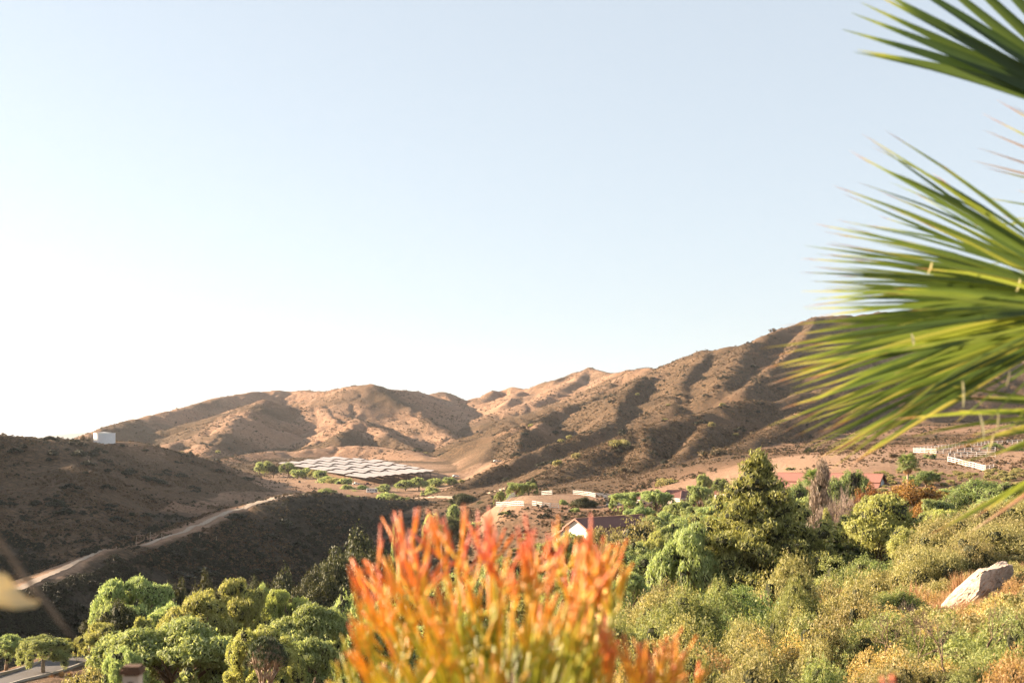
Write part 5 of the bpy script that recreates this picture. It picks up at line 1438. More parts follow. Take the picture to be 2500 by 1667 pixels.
# sandstone boulder on the right slope
def rock_mesh(name, pts_top, seed, mat):
    pass
import bmesh
def boulder(label, px, py, D, sx, sy, sz, rot, seed, cat='boulder', sink=.3):
    bm = bmesh.new(); bmesh.ops.create_icosphere(bm, subdivisions=5, radius=1.0)
    co = np.array([v.co[:] for v in bm.verts])
    r = np.random.default_rng(seed)
    # cut by random planes so that flat faces and edges appear
    for k in range(13):
        n = rand_dirs(1, r)[0]; d = r.uniform(.55, .88); dist = co @ n; over = np.maximum(dist - d, 0); co -= over[:, None] * n * .93
    nz = fbm(co[:, 0] * 2.2 + 4, co[:, 1] * 2.2 + co[:, 2] * 3.1, 4, seed); co *= (1 + .10 * nz)[:, None]
    lay = np.abs(vnoise(co[:, 2] * 7 + co[:, 0] * 1.2, co[:, 1] * 1.5, seed + 5)); co *= (1 - .045 * (lay < .12) * 1.0)[:, None]
    co *= np.array([sx, sy, sz])
    for v, c in zip(bm.verts, co): v.co = c
    me = bpy.data.meshes.new('boulder'); bm.to_mesh(me); bm.free(); me.materials.append(M['rock'])
    me.polygons.foreach_set("use_smooth", np.ones(len(me.polygons), dtype=bool)); me.set_sharp_from_angle(angle=math.radians(28))
    x, y, z = P3(px, py, D)
    return tag(obj('boulder', me, None, (x, y, z), rot), label, cat)
boulder('large slanting pale sandstone boulder on the right slope', 2378, 1446, 43.2, 1.7, 1.0, .74, (math.radians(-20), math.radians(-36), math.radians(8)), 4)
boulder('small rounded rock resting on the top edge of the slanting boulder', 2412, 1400, 45.4, .28, .26, .22, (0, .2, 1), 9, 'rock')
boulder('darker angular rock behind the upper end of the slanting boulder', 2438, 1388, 46.2, .50, .4, .24, (0, math.radians(-20), .4), 12, 'rock')
for k, (px, py, D, s, lab) in enumerate([(1738, 1560, 42, .3, 'pale rock among the shrubs left of the spiky rosette'), (1772, 1545, 43, .34, 'second pale rock uphill of the first among the shrubs'), (1672, 1545, 95, .6, 'pale rock at the end of the path'), (1690, 1536, 97, .5, 'rounded pinkish rock behind the end of the path')]):
    boulder(lab, px, py, D, s, s * .8, s * .6, (.2 * k, .1, k), 20 + k, 'rock')

# near slope shrubs: unit meshes with small leaves
def shrub_reg(kind, seed, n, size, aspect, mat, lobes=None, twig=True, **kw):
    lb = lobes or lobes_bush(seed, 26)
    me = crown_mesh('foliage', lb, n, size, aspect, seed + 1, mat, core=kw.pop('core', .36), **kw)
    tm = twig_ball('twigs', seed + 2, M['bark'], depth=3, h=.8, thick=.007) if twig else None
    reg2(kind, me, tm); NAMES[kind] = 'shrub'; CATS[kind] = 'shrub'
for s in range(2): shrub_reg('sh_olive', 500 + s * 7, 26000, .020, 2.0, M['olive'], jit=.9, droop=-.3, gap=.65)
for s in range(2): shrub_reg('sh_green', 520 + s * 7, 22000, .022, 1.8, M['green'], jit=.9, gap=.7)
shrub_reg('sh_gold', 540, 22000, .018, 1.8, M['gold'], jit=1.0, gap=.75)
for s in range(2): shrub_reg('sh_mass', 550 + s * 7, 30000, .014, 2.4, M['olive'], jit=.9, droop=-.6, core=.45)
shrub_reg('sh_yellowgreen', 570, 30000, .015, 3.6, M['feather'], jit=.9, droop=-.2, gap=.7)
for s in range(2):
    reg2('sh_bare', twig_ball('twigs', 580 + s, M['twig'], depth=4, h=1.0, thick=.0055), None); NAMES['sh_bare'] = 'dry_shrub'; CATS['sh_bare'] = 'shrub'
def grass_tuft(seed, n=420, mat=None):
    r = np.random.default_rng(seed); b = MB()
    for k in range(n):
        a = r.uniform(0, 6.283); e = r.uniform(.55, 1.45); L = r.uniform(.5, 1.0); o_ = Vector((r.normal() * .12, r.normal() * .12, 0))
        d = Vector((math.cos(a) * math.cos(e), math.sin(a) * math.cos(e), math.sin(e)))
        side = d.cross(Vector((0, 0, 1))).normalized() * .010
        p1 = o_ + d * L * .55; p2 = o_ + d * L + Vector((0, 0, -.16 * L))
        b.add([o_ - side, o_ + side, p1 + side * .7, p1 - side * .7, p2], [(0, 1, 2, 3), (3, 2, 4)])
    return b.mesh('grass_tuft', mat or M['straw'])
for s in range(2): reg2('tuft', grass_tuft(600 + s), None); NAMES['tuft'] = 'grass_tuft'; CATS['tuft'] = 'grass tuft'
for s in range(2):
    b = MB(); rosette(b, (0, 0, .05), 1.0, 46, np.random.default_rng(610 + s), .12, w=.085, up=(-.1, 1.45)); reg2('yucca', b.mesh('leaves', M['pepper_yellow']), None); NAMES['yucca'] = 'yucca'; CATS['yucca'] = 'yucca'

def near(kind, px, py, D, w, h, label, group=None, **kw):
    """plant whose middle is seen at (px, py); w and h in metres"""
    x, y, z = P3(px, py, D); g = H(x, y)
    base = min(g, z - h * .45); 
    return plant_at(kind, x, y, z - h * .5 if g < z - h * .5 - .6 or g > z - h * .3 else g, h, w, label, group, **kw)
NS = [
 # brown-olive bank above the boulder, right edge
 ('sh_mass', 2480, 1296, 74, 4.2, 2.4, 'olive-brown shrub mass at the right edge on top of the bank'),
 ('sh_mass', 2405, 1312, 72, 4.2, 2.4, 'olive-brown shrub mass on the bank above the boulder'),
 ('sh_mass', 2330, 1340, 70, 4.0, 2.4, 'olive-brown shrub mass sloping down left of the boulder top'),
 ('sh_mass', 2265, 1372, 68, 3.6, 2.4, 'olive-brown shrub mass at the left shoulder of the bank'),
 ('sh_mass', 2440, 1350, 62, 4.0, 2.2, 'olive shrub mass just above the upper end of the boulder'),
 ('sh_mass', 2350, 1378, 60, 3.6, 2.2, 'olive shrub mass right above the middle of the boulder'),
 ('sh_mass', 2280, 1412, 58, 3.2, 2.2, 'olive shrub mass left of the boulder, above the dry grass'),
 ('sh_mass', 2232, 1440, 60, 2.8, 2.2, 'olive shrub at the foot of the bank behind the dry grass'),
 ('sh_mass', 2500, 1330, 66, 4.0, 2.2, 'olive-brown shrub below the right edge mass'),
 # middle band
 ('sh_green', 2170, 1440, 78, 3.4, 2.6, 'bright leafy green shrub under the acacia'),
 ('sh_green', 2110, 1418, 84, 3.2, 2.6, 'leafy green shrub at the foot of the dark conifer'),
 ('sh_yellowgreen', 2050, 1446, 76, 4.4, 3.0, 'rounded grey-green feathery shrub below the dark conifer'),
 ('sh_olive', 2150, 1490, 58, 3.2, 2.8, 'olive shrub with a bleached forked twig left of the boulder'),
 ('sh_yellowgreen', 1955, 1460, 92, 3.6, 2.6, 'light feathery shrub right of the pine foot'),
 ('sh_yellowgreen', 1880, 1482, 86, 3.4, 2.4, 'yellow green shrub at the foot of the pine'),
 ('sh_green', 1820, 1490, 84, 2.8, 2.4, 'bluish green shrub below the left boughs of the pine'),
 ('sh_olive', 1760, 1500, 80, 3.0, 2.6, 'olive shrub between pine and weeping tree'),
 ('sh_olive', 1690, 1520, 76, 3.0, 2.4, 'shrub under the hanging curtain of the weeping tree'),
 ('sh_olive', 1620, 1500, 88, 3.0, 2.6, 'round brown-green shrub right of the path tree'),
 ('sh_olive', 2010, 1510, 52, 3.0, 2.4, 'speckled olive shrub in the middle of the near slope'),
 ('sh_gold', 1960, 1528, 48, 2.6, 2.0, 'reddish golden shrub in the middle of the near slope'),
 ('sh_olive', 2080, 1530, 46, 2.6, 2.2, 'olive shrub below the bleached forked twig'),
 ('sh_bare', 2232, 1548, 40, 1.7, 1.5, 'grey leafless shrub below the left end of the boulder'),
 ('sh_bare', 2330, 1560, 38, 1.4, 1.0, 'dry twiggy shrub directly below the boulder'),
 ('sh_bare', 2300, 1575, 34, 1.5, 1.2, 'second dry twiggy shrub below the boulder'),
 ('sh_gold', 2450, 1540, 36, 1.8, 1.0, 'golden shrub right below the boulder'),
 ('sh_gold', 2505, 1470, 42, 1.6, 1.2, 'golden shrub right of the boulder at the photo edge'),
 ('sh_gold', 2480, 1560, 30, 1.9, 1.5, 'golden orange shrub at the right edge below the boulder'),
 ('sh_gold', 2390, 1560, 32, 1.6, 1.3, 'small golden shrub below the middle of the boulder'),
 ('sh_green', 1810, 1590, 36, 2.6, 2.4, 'dark leafy shrub in the lower middle of the near slope'),
 ('sh_green', 1880, 1575, 38, 2.4, 2.2, 'dark leafy shrub right of the spiky rosette'),
 ('sh_green', 1750, 1625, 30, 2.0, 2.0, 'dark leafy shrub at the lower left of the near slope'),
 ('sh_olive', 1650, 1560, 50, 2.6, 2.4, 'olive shrub with upright shoots right of the red-tipped shrub'),
 ('sh_olive', 1700, 1595, 40, 2.2, 2.2, 'olive shrub left of the pale rocks'),
 ('sh_olive', 1600, 1600, 40, 2.4, 2.2, 'olive shrub behind the right tips of the red-tipped shrub'),
 ('sh_olive', 1540, 1575, 48, 2.6, 2.2, 'olive shrub behind the low blurred red tips'),
 ('sh_olive', 1945, 1560, 42, 2.2, 2.0, 'olive shrub in the centre of the near slope'),
 ('sh_gold', 2050, 1585, 34, 1.9, 1.6, 'golden leafed shrub in the centre of the near slope'),
 ('sh_gold', 2130, 1565, 36, 1.9, 1.6, 'golden leafed shrub left of the grey leafless one'),
 ('sh_yellowgreen', 1990, 1620, 27, 1.9, 1.6, 'fine leaved yellow-green shrub at the bottom middle'),
 ('sh_yellowgreen', 2090, 1640, 24, 1.8, 1.4, 'fine leaved yellow-green shrub at the bottom edge'),
 ('sh_yellowgreen', 2200, 1630, 24, 1.8, 1.5, 'feathery green shrub at the bottom with dark stems'),
 ('sh_yellowgreen', 2310, 1630, 23, 1.8, 1.5, 'feathery green shrub at the bottom below the boulder'),
 ('sh_yellowgreen', 2420, 1625, 22, 1.7, 1.4, 'feathery yellow-green shrub near the lower right corner'),
 ('sh_yellowgreen', 2500, 1640, 20, 1.5, 1.3, 'pale green shrub in the lower right corner'),
 ('sh_gold', 1890, 1645, 24, 1.5, 1.2, 'dry golden shrub at the bottom edge left of the feathery ones'),
 ('sh_olive', 1830, 1660, 22, 1.4, 1.2, 'low olive shrub at the bottom edge under the dark leafy one'),
 ('sh_yellowgreen', 1580, 1650, 26, 1.8, 1.6, 'yellow-green shrub at the bottom right of the red-tipped shrub'),
 ('sh_yellowgreen', 1500, 1640, 30, 2.0, 1.8, 'yellow-green shrub behind the base of the red-tipped shrub'),
 ('sh_olive', 1660, 1655, 24, 1.5, 1.4, 'olive shrub at the bottom edge below the second spiky rosette'),
 ('sh_gold', 2250, 1500, 46, 1.5, 1.0, 'reddish shrub below the dry grass left of the boulder'),
]
shrub_reg('sh_feather', 590, 30000, .012, 5.0, M['feather'], jit=1.0, droop=-.3, gap=.75, core=.42)
shrub_reg('sh_feather', 597, 26000, .013, 4.0, M['olive'], jit=1.0, droop=-.3, gap=.75, core=.42)
rr_ = np.random.default_rng(88); ROWS = [(1500, 40, 2.6), (1545, 34, 2.3), (1590, 29, 2.0), (1635, 25, 1.8), (1680, 21.5, 1.6), (1705, 18.5, 1.4), (1725, 16.5, 1.2)]
for ri, (py, D, w) in enumerate(ROWS):
    for px in np.arange(1500 if ri > 1 else 1620, 2560, w / D * FPX * .74):
        px = px + rr_.uniform(-25, 25)
        if 2230 < px < 2560 and py < 1590: continue
        k = ['sh_feather', 'sh_feather', 'sh_gold', 'sh_olive', 'sh_gold' if px > 2200 else 'sh_feather', 'sh_olive'][int(rr_.integers(6))]
        near(k, px, py + rr_.uniform(-12, 12), D * rr_.uniform(.95, 1.05), w * rr_.uniform(.6, 1.15), w * rr_.uniform(.55, 1.2), ['feathery yellow-green', 'leafy green', 'golden', 'speckled olive'][['sh_feather', 'sh_green', 'sh_gold', 'sh_olive'].index(k)] + ' shrub, ' + ['back row', 'second row', 'middle row', 'fourth row', 'front row', 'front row', 'front row'][ri] + ', ' + ('below the boulder' if px > 2280 else 'below the grey leafless shrub' if px > 2160 else 'below the large spiky rosette' if px > 2000 else 'below the pine' if px > 1840 else 'right of the small rosettes' if px > 1740 else 'beside the dark red shrub'), 'tangled shrubs covering the near slope, bottom right')
for k, px, py, D, w, h, lab in NS: near(k, px, py - 6, D, w, h * 1.22, lab)
for px, py, D, s, lab in [(2225, 1462, 47, 1.5, 'orange dry grass tuft left of the boulder'), (2262, 1470, 46.5, 1.3, 'dry grass tuft touching the lower end of the boulder'), (2240, 1490, 45, 1.2, 'low dry grass tuft left of the reddish shrub'),
                          (2345, 1405, 47.5, 1.1, 'dry grass tuft behind the top edge of the boulder'), (2375, 1392, 47.5, 1.0, 'dry grass tuft behind the small rounded rock'), (2290, 1500, 44.2, .9, 'straw tuft in front of the boulder foot'), (2345, 1500, 43.8, .8, 'straw tuft in front of the middle of the boulder'),
                          (2420, 1478, 43.5, .9, 'straw tuft in front of the upper boulder'), (1800, 1530, 78, 2.4, 'pinkish dry grass patch below the pine'), (1745, 1540, 76, 2.0, 'pinkish dry grass patch left of the tall brown spike')]:
    near('tuft', px, py, D, s * 1.15, s, lab)
for px, py, D, s, lab in [(2075, 1512, 45, 1.3, 'large spiky yellow rosette in the middle of the near slope'), (2160, 1470, 56, .9, 'bleached spiky plant left of the boulder'), (1748, 1585, 34, .62, 'small spiky rosette just right of the red-tipped shrub'),
                          (1752, 1640, 28, .55, 'lower spiky rosette below the first one'), (1850, 1512, 70, 1.2, 'spiky rosette beneath the tall brown flower spike'), (1910, 1500, 72, 1.2, 'spiky rosette on a pale trunk right of the brown spike'), (1925, 1520, 68, 1.1, 'second rosette beside the one on a pale trunk'),
                          (1980, 1565, 42, .8, 'spiky rosette above the dark shade in the lower slope'), (2280, 1560 - 10, 39, .4, 'small green cactus-like rosette by the grey leafless shrub')]:
    near('yucca', px, py, D, s * 1.2, s * .95, lab)
# tall dried flower spike and pale trunk
x, y, z = P3(1862, 1452, 70); g = H(x, y); b = MB(); b.tube([(0, 0, 0), (.02, 0, (z - g) * .55), (.0, 0, z - g)], [.06, .05, .16], 8); b.tube([(0, 0, (z - g) * .55), (0, 0, (z - g) * .8), (.02, 0, z - g)], [.06, .17, .07], 8)
tag(b.build('flower_spike', M['brown'], None, True, (x, y, g)), 'tall brown dried flower spike rising from a rosette below the pine', 'flower spike')
x, y, z = P3(1909, 1502, 72); g = H(x, y); b = MB(); b.tube([(0, 0, -.2), (0, 0, max(z - g, .6) - .1)], [.42, .16], 9)
tag(b.build('dead_stump', M['palebark'], None, True, (x, y, min(g, z - .8))), 'conical pale trunk under the right rosette below the pine', 'stump')
# dark branching stems of the feathery shrubs at the bottom right
for px, D, ztop, lab in [(2230, 21, 1540, 'dark forked stem leaning left among the feathery shrubs'), (2315, 20, 1545, 'crooked dark stem in the middle of the feathery shrubs'), (2160, 23, 1560, 'thin dark branch reaching left over the golden shrubs'), (2400, 21, 1600, 'short grey stem right of the crooked one')]:
    x = D * (px - 1250) / FPX; g = H(x, D); z = D * (1080 - ztop) / FPX; b = MB(); r = np.random.default_rng(int(px)); hh = max(z - g, 1.2)
    def br(p, d, L, th, lv):
        q = p + d * L; m = (p + q) / 2 + Vector(r.normal(size=3)) * L * .07
        b.tube([p, m, q], [th, th * .85, th * .65], 5)
        if lv:
            for k in range(3): br(q - d * L * .15 * k, (d + Vector(r.normal(size=3)) * .45).normalized(), L * .66, th * .6, lv - 1)
    br(Vector((0, 0, -.1)), Vector((r.uniform(-.25, .25), 0, 1)).normalized(), hh * .45, .018, 4)
    tag(b.build('branching_stem', M['bark'], None, False, (x, D, g)), lab, 'branch')
# low ground litter and grass between the shrubs
r = np.random.default_rng(70); n = 7000
D = np.exp(r.uniform(math.log(30), math.log(115), n)); px = r.uniform(1350, 2560, n); X = D * (px - 1250) / FPX; z, own = terrain(X, D)
me_t = grass_tuft(650, 60)
s = r.uniform(.25, .6, n)
gn_scatter('dry_grass', np.stack([X, D, z - .03], -1), s, me_t)
n = 1100; D = np.exp(r.uniform(math.log(27), math.log(120), n)); px = r.uniform(1300, 2560, n)
ok = ~((np.abs(px - 2370) < 150) & (D > 36) & (D < 49)); D, px = D[ok], px[ok]; n = len(D); X = D * (px - 1250) / FPX; z, own = terrain(X, D)
low = crown_mesh('low', lobes_bush(660, 8), 1100, .05, 2.2, 661, M['olive'], jit=1.0, core=0)
gn_scatter('low_brush', np.stack([X, D, z - .05], -1), r.uniform(.3, .75, n), low)
n = 5000; D = np.exp(r.uniform(math.log(118), math.log(340), n)); px = r.uniform(-150, 2560, n); X = D * (px - 1250) / FPX; z, own = terrain(X, D)
keep = (own == 0) & ~((np.abs(px - 130) < 330) & (D > 110) & (D < 182)); X, D, z = X[keep], D[keep], z[keep]
gn_scatter('undergrowth', np.stack([X, D, z - .1], -1), r.uniform(.5, 1.4, len(X)), CR['scrub_olive'][0][0])
# plants by the road, lower left
for px, py, D, s, k, lab in [(178, 1590, 163, 1.9, 'sh_gold', 'reddish flowering shrub on the far side of the road'), (200, 1602, 160, 1.6, 'sh_gold', 'orange-brown shrub beyond the road left of the slim trunk'), (165, 1605, 160, 1.4, 'sh_olive', 'olive shrub beyond the road near the flowering one')]:
    near(k, px, py, D, s * 1.6, s, lab)
for px, py, lab in [(127, 1650, 'small straw tuft on the near road verge, left one of three'), (150, 1643, 'small straw tuft on the near road verge, middle one of three'), (170, 1638, 'small straw tuft on the near road verge, right one of three')]:
    near('tuft', px, py, 138, .8, .8, lab)
# ------------------------------------------------------------------ foreground: fan palm, red-tipped shrub, twig, post
def ribbon_tone(pts, widths, roll, tones, fold=0.35, face=(0, -1, 0)):
    """folded blade with a tone value per point; returns verts, faces, tone"""
    pts = [Vector(p) for p in pts]; n = len(pts); vs = []; tn = []
    for i, p in enumerate(pts):
        d = (pts[min(i + 1, n - 1)] - pts[max(i - 1, 0)]).normalized()
        s = d.cross(Vector(face)); s.normalize()
        s = Matrix.Rotation(roll * (1 - .3 * i / n), 3, d) @ s; up = s.cross(d).normalized(); w = widths[i] / 2
        vs += [p - s * w + up * fold * w, p, p + s * w + up * fold * w]; tn += [tones[i]] * 3
    fs = []
    for i in range(n - 1):
        a = i * 3; fs += [(a, a + 1, a + 4, a + 3), (a + 1, a + 2, a + 5, a + 4)]
    return vs, fs, tn
def tone_mesh(name, vs, fs, tn, mat, smooth=True):
    me = mesh_np(name, vs, fs, mat, smooth) if len({len(f) for f in fs}) == 1 else None
    if me is None:
        me = bpy.data.meshes.new(name); me.from_pydata([tuple(v) for v in vs], [], fs); me.materials.append(mat)
        me.polygons.foreach_set("use_smooth", np.full(len(fs), smooth))
    at = me.attributes.new("tone", 'FLOAT', 'POINT'); at.data.foreach_set("value", np.asarray(tn, dtype=np.float32)); return me

PS = 1.28
palm_base = Vector((2.35 * PS, 4.5 * PS, 0)); palm_base.z = H(2.35 * PS, 4.5 * PS)
palm = thing('fan_palm', 'large blurred fan palm whose fronds reach in from the right edge of the photo', 'palm tree', palm_base)
hubs = {}
def frond(hub, tips, seed, tone0, wide, fuse, label=None, dD=.35, curl=.03, dry=.5):
    r = np.random.default_rng(seed)
    hp = Vector(P3(hub[0], hub[1], hub[2] * PS)); top = Vector((2.35 * PS, 4.5 * PS, -0.15))
    b = MB(); mid = (hp + top) / 2 + Vector((0, 0, .12)); b.tube([top - palm_base, mid - palm_base, hp - palm_base], [.022, .016, .012], 6)
    fr = b.build('frond', M['pepper_yellow'], palm, True)
    if label: fr['label'] = label
    for i, (px, py, *ex) in enumerate(tips):
        D = (hub[2] + r.uniform(-dD, dD)) * PS; tp = Vector(P3(px, py, D)); L = (tp - hp).length; d = (tp - hp)
        sag = ex[0] if ex else r.uniform(-1, 1) * curl
        side = Vector((0, 0, 1)) * sag * L
        n = 12; pts = []; ws = []; tn = []
        tone = max(0, tone0 + r.uniform(-.26, .20)) + (0.28 if r.random() < .14 else 0)
        for k in range(n):
            t = k / (n - 1)
            pts.append(hp - palm_base + d * t + side * math.sin(math.pi * t) * 1.0 + Vector((0, 0, -abs(curl) * L * .9 * max(0, t - .72) * 2)))
            w = wide * (0.25 + 1.2 * t) if t < .42 else wide * (0.25 + 1.2 * .42) * max(0.02, 1 - ((t - .42) / .58) ** 1.6)
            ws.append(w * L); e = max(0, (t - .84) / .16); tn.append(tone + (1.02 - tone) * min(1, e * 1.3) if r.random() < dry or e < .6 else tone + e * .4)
        vs, fs, tn = ribbon_tone(pts, ws, r.uniform(-.9, .9) * (1 - fuse), tn, .42)
        obj('leaflet', tone_mesh('leaflet', vs, fs, tn, M['palm']), fr)
    return fr, hp
# top frond, dark undersides
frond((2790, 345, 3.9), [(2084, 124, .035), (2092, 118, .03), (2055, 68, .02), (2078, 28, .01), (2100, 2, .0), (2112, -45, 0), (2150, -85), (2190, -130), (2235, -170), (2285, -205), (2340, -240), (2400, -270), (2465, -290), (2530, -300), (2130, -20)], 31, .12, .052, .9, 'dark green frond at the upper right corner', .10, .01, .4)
# pale tips between the two, their sunlight put into the tone
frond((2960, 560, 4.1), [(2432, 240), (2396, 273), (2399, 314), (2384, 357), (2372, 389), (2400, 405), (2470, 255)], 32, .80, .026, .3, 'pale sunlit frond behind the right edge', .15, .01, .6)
# main frond: two layers
mainA = [(2104, 319), (2072, 359), (2032, 445), (1983, 537), (1963, 592), (1952, 623), (1952, 658), (1986, 680), (1955, 702), (1960, 744), (1905, 788), (1927, 829), (1850, 843), (1850, 893), (1900, 934), (1902, 990), (1874, 1031), (1926, 1064), (1963, 1095), (2003, 1116)]
mainB = [(2172, 434), (2273, 411), (2213, 480), (2144, 517), (2041, 563), (2100, 600), (2060, 640), (1990, 715), (2070, 735), (2010, 775), (1990, 810), (2000, 850), (1960, 880), (1960, 915), (1990, 950), (1899, 904), (1985, 1000), (2010, 1040), (2050, 1085), (2076, 1122), (2130, 1060)]
mainC = [(2230, 520), (2190, 570), (2230, 640), (2180, 690), (2215, 745), (2150, 700), (2160, 790), (2200, 840), (2120, 860), (2180, 900), (2130, 930), (2220, 960), (2180, 1000), (2260, 1010), (2320, 1030), (2380, 1050), (2440, 1080)]
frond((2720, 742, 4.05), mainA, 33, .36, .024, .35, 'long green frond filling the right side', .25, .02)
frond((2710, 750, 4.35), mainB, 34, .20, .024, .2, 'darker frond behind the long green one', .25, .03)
frond((2715, 735, 4.2), [(p[0] + 26, p[1] + 17) for p in mainA] + [(p[0] - 30, p[1] + 22) for p in mainB], 43, .42, .021, .25, None, .3, .03)
frond((2730, 738, 3.95), [(p[0] + 55, p[1] - 12) for p in mainA[::1]] + [(p[0] + 20, p[1] - 20) for p in mainB], 47, .30, .021, .25, None, .3, .03)
fr_c, _ = frond((2700, 760, 3.75), mainC, 35, .5, .022, .3, 'yellowing frond in front with broken tips', .2, .05, .95)
frond((2860, 560, 4.4), [(2390, 470), (2440, 520), (2355, 540), (2480, 455), (2440, 600), (2380, 640)], 38, .35, .022, .2, None, .2, .04)
frond((2820, 1000, 3.9), [(2240, 1098), (2200, 1062), (2176, 1012), (2300, 1132), (2262, 1044), (2320, 992), (2228, 962), (2290, 930), (2350, 1060), (2400, 1110), (2380, 960), (2430, 1020)], 39, .42, .026, .25, None, .25, .03)
# low frond with dried curling tips
frond((2880, 905, 3.7), [(2372, 1252, -.03), (2255, 1293, -.06), (2358, 1288, -.05), (2420, 1240, -.04), (2460, 1130, -.03), (2300, 1090, -.03), (2400, 1110, -.02)], 36, .62, .036, .3, 'low frond with dried orange tips', .1, .05, 1.0)
# pale fibres hanging from the blades
r = np.random.default_rng(40)
FBX = 1
FB = [(2140, 868, 60), (2158, 862, 62), (2166, 870, 50), (2215, 850, 62), (2240, 855, 50), (2206, 930, 36), (2222, 925, 30), (2176, 815, 45), (2225, 815, 36), (2280, 812, 25), (2136, 815, 40), (2360, 1000, 80), (2392, 1010, 80), (2340, 985, 90), (2300, 1000, 60), (2410, 960, 50), (2438, 1010, 60), (2470, 1000, 70), (2455, 985, 60), (2360, 1060, 50), (2425, 1060, 60), (2320, 940, 60), (2290, 930, 50), (2250, 560, 30), (2275, 640, 36), (2290, 700, 40), (2330, 720, 40), (2480, 860, 60), (2465, 905, 50), (2385, 880, 36), (2120, 640, 40), (2450, 640, 30), (2490, 680, 40), (2040, 880, 40), (2140, 940, 50), (2440, 940, 40), (2350, 930, 80), (2330, 960, 90)]
for px, py, L in FB[8::4]:
    L *= .8
    D = (3.62 + r.uniform(-.1, .15)) * PS; m = D / FPX; dx = r.uniform(-.4, .4)
    pts = [Vector(P3(px + dx * L * t + 2 * math.sin(3 * t), py + L * t, D)) - palm_base for t in (0, .35, .7, 1)]
    vs, fs, tn = ribbon_tone(pts, [3 * m, 6 * m, 5 * m, 2 * m], r.uniform(-.5, .5), [.5] * 4, .2)
    obj('fibre', mesh_np('fibre', vs, fs, M['fibre']), fr_c)
b = MB(); b.tube([(0, 0, -.3), (.02, 0, 1.0), (0, .02, -0.15 - palm_base.z)], [.20, .17, .15], 12); b.build('trunk', M['bark'], palm, True)

